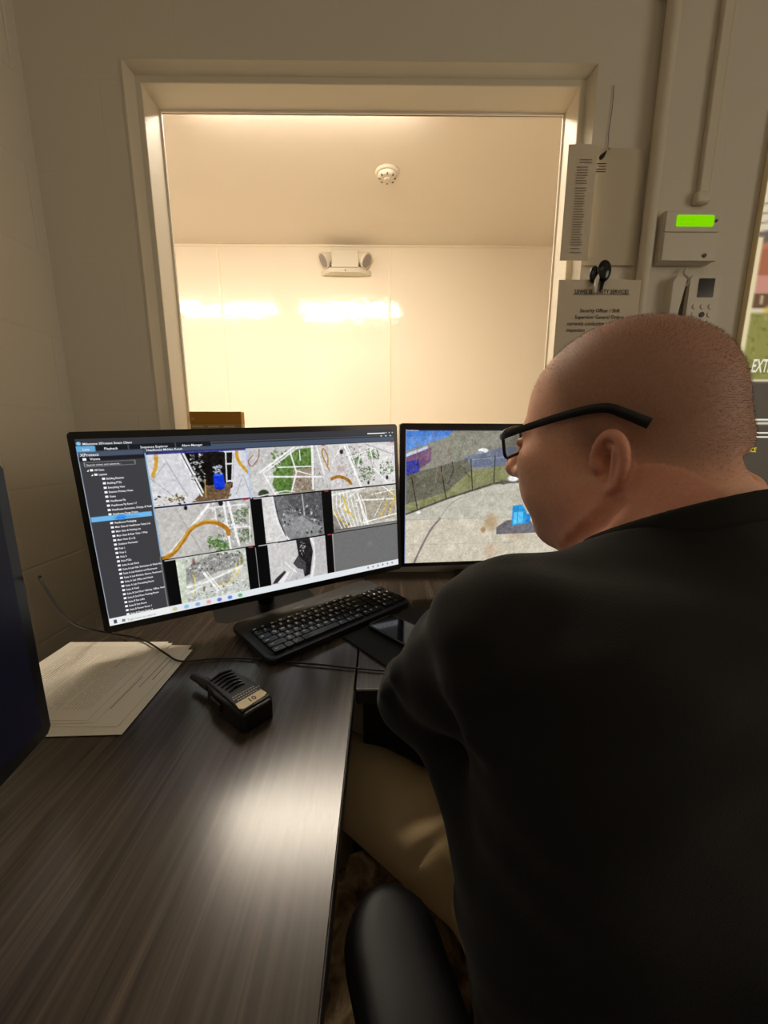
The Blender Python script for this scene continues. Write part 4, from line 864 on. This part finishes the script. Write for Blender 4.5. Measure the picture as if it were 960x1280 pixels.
def surface_net(ops, xs, ys, zs, step=4):
    nx, ny, nz = len(xs), len(ys), len(zs)
    ix = np.arange(0, nx, step); iy = np.arange(0, ny, step); iz = np.arange(0, nz, step)
    gx, gy, gz = np.meshgrid(xs[ix], ys[iy], zs[iz], indexing='ij')
    dc = evaluate(ops, np.stack([gx, gy, gz], -1).reshape(-1, 3)).reshape(gx.shape)
    V = np.repeat(np.repeat(np.repeat(np.where(dc > 0, 1, -1).astype(np.float32), step, 0), step, 1), step, 2)[:nx, :ny, :nz]
    if V.shape != (nx, ny, nz):
        W = np.ones((nx, ny, nz), np.float32); W[:V.shape[0], :V.shape[1], :V.shape[2]] = V; V = W
    dx = np.gradient(xs)[ix]; dy = np.gradient(ys)[iy]; dz = np.gradient(zs)[iz]
    size = np.sqrt(dx[:, None, None] ** 2 + dy[None, :, None] ** 2 + dz[None, None, :] ** 2) * step
    act = np.argwhere(np.abs(dc) < size * 1.15 + .004)
    off = np.stack(np.meshgrid(*[np.arange(step)] * 3, indexing='ij'), -1).reshape(-1, 3)
    for ch in np.array_split(act, max(1, len(act) // 6000)):
        idx = (ch[:, None, :] * step + off[None]).reshape(-1, 3)
        ok = (idx[:, 0] < nx) & (idx[:, 1] < ny) & (idx[:, 2] < nz); idx = idx[ok]
        V[idx[:, 0], idx[:, 1], idx[:, 2]] = evaluate(ops, np.stack([xs[idx[:, 0]], ys[idx[:, 1]], zs[idx[:, 2]]], -1))
    S = V < 0
    c = np.zeros((nx - 1, ny - 1, nz - 1), np.uint8)
    for i in (0, 1):
        for j in (0, 1):
            for k in (0, 1):
                c += S[i:nx - 1 + i, j:ny - 1 + j, k:nz - 1 + k]
    cells = np.argwhere((c > 0) & (c < 8))
    vid = np.full(c.shape, -1, np.int32); vid[cells[:, 0], cells[:, 1], cells[:, 2]] = np.arange(len(cells))
    acc = np.zeros((len(cells), 3)); cnt = np.zeros(len(cells))
    A = [xs, ys, zs]
    for ax in range(3):
        o1, o2 = [a for a in range(3) if a != ax]
        for i in (0, 1):
            for j in (0, 1):
                s = cells.copy(); s[:, o1] += i; s[:, o2] += j
                e = s.copy(); e[:, ax] += 1
                a = V[s[:, 0], s[:, 1], s[:, 2]]; b = V[e[:, 0], e[:, 1], e[:, 2]]
                m = (a < 0) != (b < 0)
                t = a[m] / (a[m] - b[m])
                p = np.stack([A[q][s[m, q]] for q in range(3)], -1).astype(float)
                p[:, ax] += t * (A[ax][e[m, ax]] - A[ax][s[m, ax]])
                acc[m] += p; cnt[m] += 1
    verts = acc / cnt[:, None]
    faces = []
    for ax in range(3):
        o1, o2 = [(1, 2), (2, 0), (0, 1)][ax]
        sl0 = [slice(None)] * 3; sl1 = [slice(None)] * 3
        sl0[ax] = slice(0, -1); sl1[ax] = slice(1, None)
        for o in (o1, o2): sl0[o] = slice(1, -1); sl1[o] = slice(1, -1)
        a = S[tuple(sl0)]; b = S[tuple(sl1)]
        e = np.argwhere(a != b)
        st = a[e[:, 0], e[:, 1], e[:, 2]]
        base = e.copy(); base[:, o1] += 1; base[:, o2] += 1
        def at(i, j):
            q = base.copy(); q[:, o1] += i - 1; q[:, o2] += j - 1
            return vid[q[:, 0], q[:, 1], q[:, 2]]
        q = np.stack([at(0, 0), at(1, 0), at(1, 1), at(0, 1)], -1)
        q[~st] = q[~st][:, ::-1]
        faces.append(q)
    return verts, np.concatenate(faces)

# ---- the figure's joints (metres, floor z = 0)
HC = np.array([.2815, .473, 1.1475]); SC = 1.02
az, pitch, roll = math.radians(-41), math.radians(4), math.radians(-9.5)
_f = np.array([math.sin(az) * math.cos(pitch), math.cos(az) * math.cos(pitch), -math.sin(pitch)])
_l = np.array([-math.cos(az), math.sin(az), 0.0])
_u = np.cross(_f, _l)
_l = _l * math.cos(roll) + _u * math.sin(roll); _u = np.cross(_f, _l)
HR = np.stack([_f, _l, _u], 1)                 # columns: forward, left, up
def hp(x, y, z): return HC + HR @ (np.array([x, y, z], float) * SC)
def hell(c, r, rot=None):
    R = HR if rot is None else HR @ np.array(rot)
    return ell(hp(*c), np.array(r) * SC, R)
def hcap(a, b, ra, rb=None): return cap(hp(*a), hp(*b), ra * SC, None if rb is None else rb * SC)
def rotz(a): c, s = math.cos(a), math.sin(a); return np.array([[c, -s, 0], [s, c, 0], [0, 0, 1.0]])
def roty(a): c, s = math.cos(a), math.sin(a); return np.array([[c, 0, s], [0, 1, 0], [-s, 0, c]])
baz = math.radians(-13)
BF = np.array([math.sin(baz), math.cos(baz), 0]); BR_ = np.array([math.cos(baz), -math.sin(baz), 0])
BM = np.stack([BR_, BF, np.array([0, 0, 1.0])], 1)
NB = np.array([.302, .350, 1.012])             # base of the neck
SHL, SHR = np.array([.120, .335, .958]), np.array([.470, .405, .968])
ELL_, ELR = np.array([.054, .462, .799]), np.array([.545, .53, .80])
WRL, WRR = np.array([.185, .705, .776]), np.array([.40, .75, .776])
HIPL, HIPR = np.array([.205, .385, .550]), np.array([.385, .36, .545])
KNL, KNR = np.array([-.13, .645, .545]), np.array([.45, .83, .565])
ANL, ANR = np.array([-.11, .70, .10]), np.array([.43, .86, .10])

def head_ops():
    o = []
    u = lambda f, k=.02: o.append(('u', f, k))
    s = lambda f, k=.01: o.append(('s', f, k))
    u(hell((-.014, 0, .034), (.104, .081, .087)), .01)
    u(hell((.030, 0, -.020), (.066, .069, .098)), .03)
    for t in (1, -1):
        u(hell((.046, .042 * t, -.056), (.050, .038, .054)), .03)        # cheeks and jowls
        u(hcap((.0, .058 * t, -.070), (.060, .022 * t, -.108), .028, .026), .03)
        u(hcap((.078, .040 * t, .014), (.090, .012 * t, .013), .0115), .014)   # brow
        u(hell((.064, .050 * t, -.022), (.026, .022, .020)), .02)
    u(hell((.066, 0, -.116), (.027, .028, .020)), .022)
    u(hell((.030, 0, -.122), (.055, .048, .030)), .035)                  # double chin
    u(hell((.078, 0, -.072), (.022, .032, .030)), .02)
    for t in (1, -1): s(hell((.103, .033 * t, -.004), (.017, .017, .012)), .014)
    for t in (1, -1):
        u(hell((.0835, .033 * t, -.004), (.0125, .0135, .0125)), .002)
        u(hcap((.0920, .047 * t, .0015), (.0960, .021 * t, .0020), .0052), .005)
        u(hcap((.0905, .046 * t, -.011), (.0945, .021 * t, -.013), .0032), .006)
    u(hcap((.094, 0, .006), (.127, 0, -.038), .0095, .0125), .016)       # nose
    u(hell((.126, 0, -.041), (.0150, .0150, .0125)), .010)
    for t in (1, -1):
        u(hell((.111, .0155 * t, -.044), (.0125, .0095, .0095)), .008)
        s(hell((.118, .0075 * t, -.0545), (.006, .0042, .005)), .004)
    u(hcap((.094, .020, -.078), (.094, -.020, -.078), .0075), .010)
    u(hcap((.092, .017, -.089), (.092, -.017, -.089), .0080), .010)
    s(hcap((.103, .024, -.0835), (.103, -.024, -.0835), .0035), .005)
    # neck
    u(cap(hp(-.052, 0, -.030), NB + np.array([0, -.005, -.05]), .070, .074), .035)
    u(cap(hp(.0, .0, -.075), NB + np.array([-.015, .035, -.045]), .060, .078), .03)
    u(cap(hp(-.052, -.004, -.034), NB + np.array([.0, -.002, -.02]), .040, .050), .05); u(hcap((-.078, .026, -.048), (-.078, -.022, -.048), .020), .06); u(hcap((-.076, .024, -.076), (-.076, -.020, -.076), .022), .05)      # roll at the nape
    # ears
    for t in (1, -1):
        rot = rotz(math.radians(-24 * t)) @ roty(math.radians(-14))
        ec = np.array([-.028, .0835 * t, -.020])
        u(hell(ec, (.0185, .0085, .0315), rot), .008)
        u(hell(ec + np.array([.006, -.002 * t, -.031]), (.0095, .0075, .012), rot), .010)
        pts = []
        for a in np.linspace(-1.15, 3.3, 16):
            q = rot @ np.array([-.0175 * math.cos(a), .0065 * t, .0305 * math.sin(a)])
            pts.append(ec + q)
        s(hell(ec + rot @ np.array([.002, .0100 * t, -.002]), (.0112, .0110, .0190), rot), .004)
        for a, b in zip(pts[:-1], pts[1:]): u(hcap(a, b, .0043), .004)
        u(hcap(ec + rot @ np.array([-.006, .007 * t, .016]), ec + rot @ np.array([-.0085, .007 * t, -.014]), .0034), .004)
        u(hell(ec + np.array([.016, -.001 * t, -.004]), (.006, .0055, .008)), .006)       # tragus
    # creases between cheek and neck, behind the ear
    def skin_y(x, z):
        ys = np.linspace(.14, 0, 141); d = evaluate(o, np.array([hp(x, yy, z) for yy in ys], np.float32)); i = np.argmax(d < 0); return ys[i]
    cr = [((-.034, -.060), (-.020, -.078), (-.004, -.094), (.014, -.110), (.030, -.128)), ((-.052, -.070), (-.036, -.096), (-.016, -.120))]
    qs = [[(x, skin_y(x, z), z) for x, z in c] for c in cr]
    for q, r, dp, k in zip(qs, (.006, .007), (.0050, .003), (.012, .016)):
        for a, b in zip(q[:-1], q[1:]): s(hcap((a[0], a[1] + r - dp, a[2]), (b[0], b[1] + r - dp, b[2]), r), k)
    s(hcap((-.119, .03, -.040), (-.119, -.03, -.040), .006), .03)
    return o
def hand_ops(W, fwd, side, t, o, up=(0, 0, 1)):
    """A relaxed right/left hand lying on the desk. W wrist, fwd along the hand, side towards the thumb."""
    fwd = nrm(fwd); side = nrm(side); up = np.array(up, float)
    L = lambda a, b, c: W + fwd * a + side * b + up * c
    u = lambda f, k=.006: o.append(('u', f, k))
    for b in (-.026, -.009, .009, .026):
        u(cap(L(.012, b * .7, -.002), L(.088, b, .006), .0125, .0110), .012)
    spec = [(.029, .041, .026, .021, .0084), (.0095, .046, .030, .023, .0088), (-.0105, .042, .027, .021, .0082), (-.030, .032, .021, .018, .0072)]
    for b, l1, l2, l3, r in spec:
        p0 = L(.085, b * .95, .006); p1 = L(.090 + l1 * .94, b * 1.12, .012); p2 = L(.090 + l1 * .94 + l2 * .80, b * 1.2, .000); p3 = L(.090 + l1 * .94 + l2 * .80 + l3 * .78, b * 1.22, -.014)
        u(cap(p0, p1, r * 1.15, r), .005); u(cap(p1, p2, r, r * .92), .003); u(cap(p2, p3, r * .92, r * .78), .003)
    q0 = L(.022, .024, -.004); q1 = L(.055, .050, -.006); q2 = L(.085, .062, -.010); q3 = L(.108, .064, -.014)
    u(cap(q0, q1, .0150, .0115), .010); u(cap(q1, q2, .0110, .0100), .004); u(cap(q2, q3, .0098, .0082), .004)
LF, RF = nrm([.25, .97, 0]), nrm([-.35, .94, 0])
def limb_ops(dr, o, arms=True, legs=False, torso=True):
    u = lambda f, k=.03: o.append(('u', f, k))
    if torso:
        u(ell((.278, .325, .845), (.190 + dr, .125 + dr, .190 + dr), BM), .02)
        u(ell((.285, .325, .680), (.208 + dr, .155 + dr, .190 + dr), BM), .06)
        u(ell((.295, .325, .545), (.192 + dr, .150 + dr, .120 + dr), BM), .05)
        u(cap(SHL, NB + np.array([-.02, -.005, -.035]), .060 + dr, .070 + dr), .05)
        u(cap(SHR, NB + np.array([.03, .0, -.035]), .060 + dr, .070 + dr), .05)
        u(ell((.205, .272, .885), (.085 + dr, .05 + dr, .11 + dr), BM), .06)          # shoulder blades
        u(ell((.385, .315, .885), (.085 + dr, .05 + dr, .11 + dr), BM), .06)
    if arms:
        for S, E, W in ((SHL, ELL_, WRL), (SHR, ELR, WRR)):
            M = S + (E - S) * .45
            u(cap(S, M, .060 + dr, .057 + dr), .035); u(cap(M, E, .057 + dr, .048 + dr), .03)
            G = E + (W - E) * .3
            u(cap(E, G, .048 + dr, .046 + dr), .02); u(cap(G, W, .046 + dr, .027 + dr), .02)
    if legs:
        for Hp, K, A in ((HIPL, KNL, ANL), (HIPR, KNR, ANR)):
            u(cap(Hp + [0, 0, -.012], K, .074 + dr, .058 + dr), .04); u(cap(K, A, .058 + dr, .036 + dr), .03)
def body_ops():
    o = head_ops()
    limb_ops(-.012, o, True, True, True)
    hand_ops(WRL, LF, [.97, -.25, 0], 1, o)
    hand_ops(WRR, RF, [-.94, -.35, 0], -1, o)
    return o

NKA, NKB, NKC = np.array([.226, .450, 1.003]), np.array([.228, .300, 1.081]), np.array([.333, .330, 1.087])
NKN = nrm(np.cross(NKC - NKA, NKB - NKA)); NKN = NKN * (1 if NKN[2] > 0 else -1); NK0 = NKA
def shirt_ops():
    o = []
    limb_ops(.004, o)
    # soft folds: below the collar, at the shoulder seam, at the crook of the elbow
    r = lambda a, b, ra, k=.022: o.append(('u', cap(a, b, ra), k))
    r(NB + [-.075, .035, -.048], SHL + [.02, .045, .052], .012); r(NB + [-.10, -.01, -.062], SHL + [.0, .01, .058], .010)
    r(SHL + [-.045, .01, .025], SHL + [-.035, -.055, -.06], .016)
    r(NB + [-.03, -.085, -.075], SHL + [.035, -.055, .01], .010, .03)
    r(ELL_ + [-.04, -.03, .03], ELL_ + [.02, -.05, .0], .012); r(ELL_ + [-.03, -.065, .075], ELL_ + [.03, -.06, .04], .012)
    def wob(p):
        return (.0018 * np.sin(p[:, 0] * 61 + 3 * np.sin(p[:, 2] * 23)) * np.sin(p[:, 2] * 47 + p[:, 1] * 31) + .0012 * np.sin(p[:, 1] * 90 + p[:, 0] * 40 + p[:, 2] * 35)).astype(np.float32)
    o.append(('disp', wob, 0))
    o.append(('u', cap(NB + [.001, -.009, -.04], NB + [-.006, .019, .04], .089, .083), .035))
    o.append(('u', cap(ELL_ + [.02, -.03, -.012], np.array([.12, .345, .74]), .036, .05), .03))
    o.append(('i', lambda p: ((p - NK0.astype(np.float32)) @ NKN.astype(np.float32)).astype(np.float32), .006))   # neckline
    o.append(('i', lambda p: (.50 - p[:, 2]).astype(np.float32), .004))                                          # hem
    for E, W in ((ELL_, WRL), (ELR, WRR)):
        d = nrm(W - E); w = W - d * .012
        o.append(('s', cap(w + d * .055, w + d * .16, .055), .003))                                              # cuffs
    return o
def trouser_ops():
    o = []
    u = lambda f, k=.03: o.append(('u', f, k))
    u(ell((.295, .335, .545), (.196, .152, .105), BM), .02)
    for Hp, K, A in ((HIPL, KNL, ANL), (HIPR, KNR, ANR)):
        u(cap(Hp, K, .080, .062), .04); u(cap(K, A, .062, .058), .03)
    return o
# ================================================================ THE SEATED MAN
man = thing('person', 'seated man seen from behind, in black long sleeve shirt and khaki trousers', 'person', (.29, .34, 0))
inv = man.matrix_world.inverted()
def grow(name, ops, xs, ys, zs, m, parent=man):
    v, f = surface_net(ops, xs, ys, zs)
    off = np.array(man.location, np.float32)
    o = np_mesh(name, v - off, f, m, parent); return o, v
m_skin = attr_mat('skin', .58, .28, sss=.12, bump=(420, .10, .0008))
hx, hy, hz = (.150, .455, .0023), (.335, .625, .0023), (.985, 1.30, .0023)
ops = body_ops()
limb = []; limb_ops(-.040, limb, False, True, False); ops = ops + limb
for A, K in ((ANL, KNL), (ANR, KNR)):
    d = nrm([A[0] - .29, A[1] - .34 + .35, 0]); ops.append(('u', cap(A + [0, 0, -.04], A + d * .13 + np.array([0, 0, -.062]), .034, .024), .02))
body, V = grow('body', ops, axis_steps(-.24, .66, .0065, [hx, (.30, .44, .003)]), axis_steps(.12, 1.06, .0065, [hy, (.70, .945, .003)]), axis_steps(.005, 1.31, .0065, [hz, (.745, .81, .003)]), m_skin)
# skin tones: ruddy face and ears, close cropped scalp, darker lips and brows
loc = ((V - HC) @ HR) / SC
x, y, z = loc[:, 0], loc[:, 1], loc[:, 2]
def sm(a, b, t): q = np.clip((t - a) / (b - a), 0, 1); return q * q * (3 - 2 * q)
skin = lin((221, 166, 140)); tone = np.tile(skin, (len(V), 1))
def blend(w, c):
    global tone
    tone = tone * (1 - w[:, None]) + lin(c) * w[:, None]
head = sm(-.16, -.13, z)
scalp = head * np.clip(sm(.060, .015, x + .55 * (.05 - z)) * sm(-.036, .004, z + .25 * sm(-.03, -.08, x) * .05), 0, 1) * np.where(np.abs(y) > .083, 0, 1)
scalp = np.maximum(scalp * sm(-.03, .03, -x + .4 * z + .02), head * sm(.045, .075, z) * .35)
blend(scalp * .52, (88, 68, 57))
blend(head * sm(.080, .088, np.abs(y)) * .35, (196, 112, 92))
blend(head * sm(.118, .135, x) * .35, (190, 104, 88))
blend(head * np.exp(-((z + .084) / .010) ** 2) * sm(.092, .098, x) * sm(.030, .022, np.abs(y)) * .6, (150, 84, 76))
blend(head * np.exp(-((z - .017) / .006) ** 2) * sm(.075, .085, x) * np.where(np.abs(y) > .012, 1, 0) * .6, (96, 72, 58))
eye = head * np.where((x > .088) & (np.hypot(np.abs(y) - .033, z + .004) < .0085), 1, 0)
blend(eye, (198, 188, 178)); blend(head * np.where((x > .090) & (np.hypot(np.abs(y) - .033, z + .004) < .0060), 1, 0), (58, 56, 52))
rn = RNG.normal(size=(len(V), 1)) * .035; tone = np.clip(tone * (1 + rn), 0, 1)
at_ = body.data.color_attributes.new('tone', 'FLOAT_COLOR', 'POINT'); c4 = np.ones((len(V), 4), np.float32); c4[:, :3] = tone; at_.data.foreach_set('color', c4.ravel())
# cropped hair: thousands of very short strands standing on the scalp
nv = np.empty(len(V) * 3, np.float32); body.data.vertices.foreach_get('normal', nv); nv = nv.reshape(-1, 3)
cand = np.where((scalp > .12) & (RNG.random(len(V)) < (.55) * np.clip(scalp, .25, 1)))[0]
p0 = V[cand] - np.array(man.location); n0 = nv[cand] + RNG.normal(size=(len(cand), 3)) * .35; n0 /= np.linalg.norm(n0, axis=1)[:, None]
t1 = np.cross(n0, [.3, .5, .81]); t1 /= np.linalg.norm(t1, axis=1)[:, None]; t2 = np.cross(n0, t1); r0 = .00015
hl = (.0022 + .0014 * RNG.random((len(cand), 1)))
hv = np.stack([p0 + t1 * r0, p0 - t1 * r0 * .5 + t2 * r0 * .87, p0 - t1 * r0 * .5 - t2 * r0 * .87, p0 + n0 * hl], 1).reshape(-1, 3)
b4 = np.arange(len(cand))[:, None] * 4
hf = np.concatenate([b4 + [0, 1, 3], b4 + [1, 2, 3], b4 + [2, 0, 3]])
hair = np_mesh('cropped_hair', hv, hf, mat('greying hair', (120, 98, 80), .6), man, smooth=False); hair['kind'] = 'stuff'
m_shirt = mat('black knit shirt', (31, 31, 29), .92, spec=.15, bump=(700, .35, .0012))
for q_ in (m_shirt,): q_.node_tree.nodes['Principled BSDF'].inputs['Sheen Weight'].default_value = .10; q_.node_tree.nodes['Principled BSDF'].inputs['Sheen Roughness'].default_value = .45
grow('shirt', shirt_ops(), axis_steps(-.03, .64, .0048, []), axis_steps(.10, .80, .0048, []), axis_steps(.48, 1.12, .0048, []), m_shirt)
n_ = NKN.astype(np.float32); o_ = NK0.astype(np.float32)
ca, cb = NB + np.array([.001, -.009, -.04]), NB + np.array([-.006, .019, .04])
band = [('u', cap(ca, cb, .0925, .0865), 0), ('i', lambda p: np.abs((p - o_) @ n_ + .009) - .0125, .004)]
grow('collar', band, axis_steps(.17, .43, .003, []), axis_steps(.22, .50, .003, []), axis_steps(.94, 1.13, .003, []), mat('ribbed collar', (36, 36, 33), .95, spec=.12))
def tr_ops():
    o = trouser_ops(); s = lambda a, b, r, k: o.append(('s', cap(a, b, r), k))
    return o
trs = tr_ops()
# pocket seam and soft creases across the near thigh
def on_cloth(px, py, sink=0):
    o0 = np.array([0, 0, CAMZ]); d_ = np.array(at(px, py, Z=.3)) - o0; d_ /= np.linalg.norm(d_); q = np.linspace(.4, 1.1, 1400)
    P_ = (o0 + q[:, None] * d_).astype(np.float32); h = evaluate(base_, P_); i = np.argmax(h < 0); return P_[i] - d_ * (-sink)
base_ = list(trs)
for line, r, k in (([(572, 1030), (550, 1046), (528, 1066), (508, 1088)], .0065, .006), ([(575, 985), (540, 1003), (505, 1020)], .010, .03), ([(560, 1100), (552, 1130)], .008, .02)):
    P_ = [on_cloth(*q) for q in line]
    for a_, b_ in zip(P_[:-1], P_[1:]): trs.append(('s', cap(a_, b_, r, r * .9), k))
grow('trousers', trs, axis_steps(-.26, .66, .0055, []), axis_steps(.12, .98, .0055, []), axis_steps(.09, .70, .0055, []), mat('khaki cotton', (192, 168, 128), .85, spec=.2, bump=(500, .25, .0008)))
m_shoe = mat('black shoe', (18, 17, 16), .4)
for A in (ANL, ANR):
    d = nrm([A[0] - .29, A[1] - .34 + .35, 0]); c = A + d * .06
    so = [('u', cap(A * [1, 1, 0] + d * -.03 + np.array([0, 0, .045]), A * [1, 1, 0] + d * .15 + np.array([0, 0, .040]), .046, .042), .02), ('u', cap(A + [0, 0, .02], A * [1, 1, 0] + np.array([0, 0, .06]), .046, .044), .03), ('i', lambda p: (.002 - p[:, 2]).astype(np.float32), .004), ('i', lambda p: (p[:, 2] - .125).astype(np.float32), .006)]
    grow('shoe', so, axis_steps(c[0] - .16, c[0] + .16, .005, []), axis_steps(c[1] - .2, c[1] + .2, .005, []), axis_steps(-.01, .15, .005, []), m_shoe)
# ---- eyeglasses, in the head's own axes
M = Matrix([[*(HR[i] * SC), HC[i]] for i in range(3)] + [[0, 0, 0, 1]])
gl = thing('eyeglasses', 'black rectangular framed eyeglasses worn by the seated man', 'glasses', Matrix.Translation(HC))
M = Matrix.Translation(-Vector(HC)) @ M
m_gf = mat('black glasses frame', (17, 15, 14), .35)
def rim(t):
    pts = rrect(.053, .036, .010, 5, (0, 0))
    return [(.112 - 1.2 * (q + .034) ** 2, t * (.034 + q), .001 + r_) for q, r_ in pts]
fb_ = MB(M)
for t in (1, -1): fb_.tube(rim(t), .0022, 8, closed=True, smooth=False)
fb_.tube([(.1115, .009, .006), (.1145, 0, .009), (.1115, -.009, .006)], .0020, 8)
fb_.build('frame_front', m_gf, gl)
m_lg = glass_mat('spectacle lens', .8, (235, 238, 236))
for t in (1, -1):
    R_ = rim(t); b = MB(M); v_ = [b.bm.verts.new(M @ Vector(q)) for q in R_]; f_ = b.bm.faces.new(v_)
    e_ = bmesh.ops.extrude_face_region(b.bm, geom=[f_]); nn = (M.to_3x3() @ Vector((-.0012, 0, 0))); bmesh.ops.translate(b.bm, vec=nn, verts=[q for q in e_['geom'] if isinstance(q, bmesh.types.BMVert)])
    b.build('lens', m_lg, gl, smooth=0)
    b = MB(M); P_ = spline([Vector(q) for q in ((.108, .0610 * t, .012), (.098, .0745 * t, .015), (.060, .0790 * t, .024), (.010, .0850 * t, .0335), (-.022, .0865 * t, .0355), (-.040, .0865 * t, .028), (-.060, .0850 * t, .016))])
    rings = []
    for i, q in enumerate(P_):
        k = i / (len(P_) - 1); h_ = .0038 + .0016 * k; w_ = .0019
        tg = (P_[min(i + 1, len(P_) - 1)] - P_[max(i - 1, 0)]).normalized(); up_ = Vector((0, 0, 1)); up_ = (up_ - tg * up_.dot(tg)).normalized(); sd = tg.cross(up_)
        rings.append([b.bm.verts.new(M @ (q + up_ * h_ * math.sin(g_) + sd * w_ * math.cos(g_))) for g_ in np.linspace(0, 2 * math.pi, 10, endpoint=False)])
    for A, B in zip(rings[:-1], rings[1:]):
        for k in range(10): b.bm.faces.new([A[k], A[(k + 1) % 10], B[(k + 1) % 10], B[k]])
    b.bm.faces.new(rings[0][::-1]); b.bm.faces.new(rings[-1]); b.build('temple', m_gf, gl)
    b = MB(M); b.tube([(.106, .014 * t, -.001), (.100, .0145 * t, -.006), (.099, .0140 * t, -.012)], .0010, 6); b.ball((.0985, .0135 * t, -.013), .0042, (.5, .6, 1)); b.build('nose_pad', m_lg, gl)
w = bpy.data.worlds.new('world'); SC_.world = w; w.use_nodes = True; w.node_tree.nodes['Background'].inputs[0].default_value = (0, 0, 0, 1)
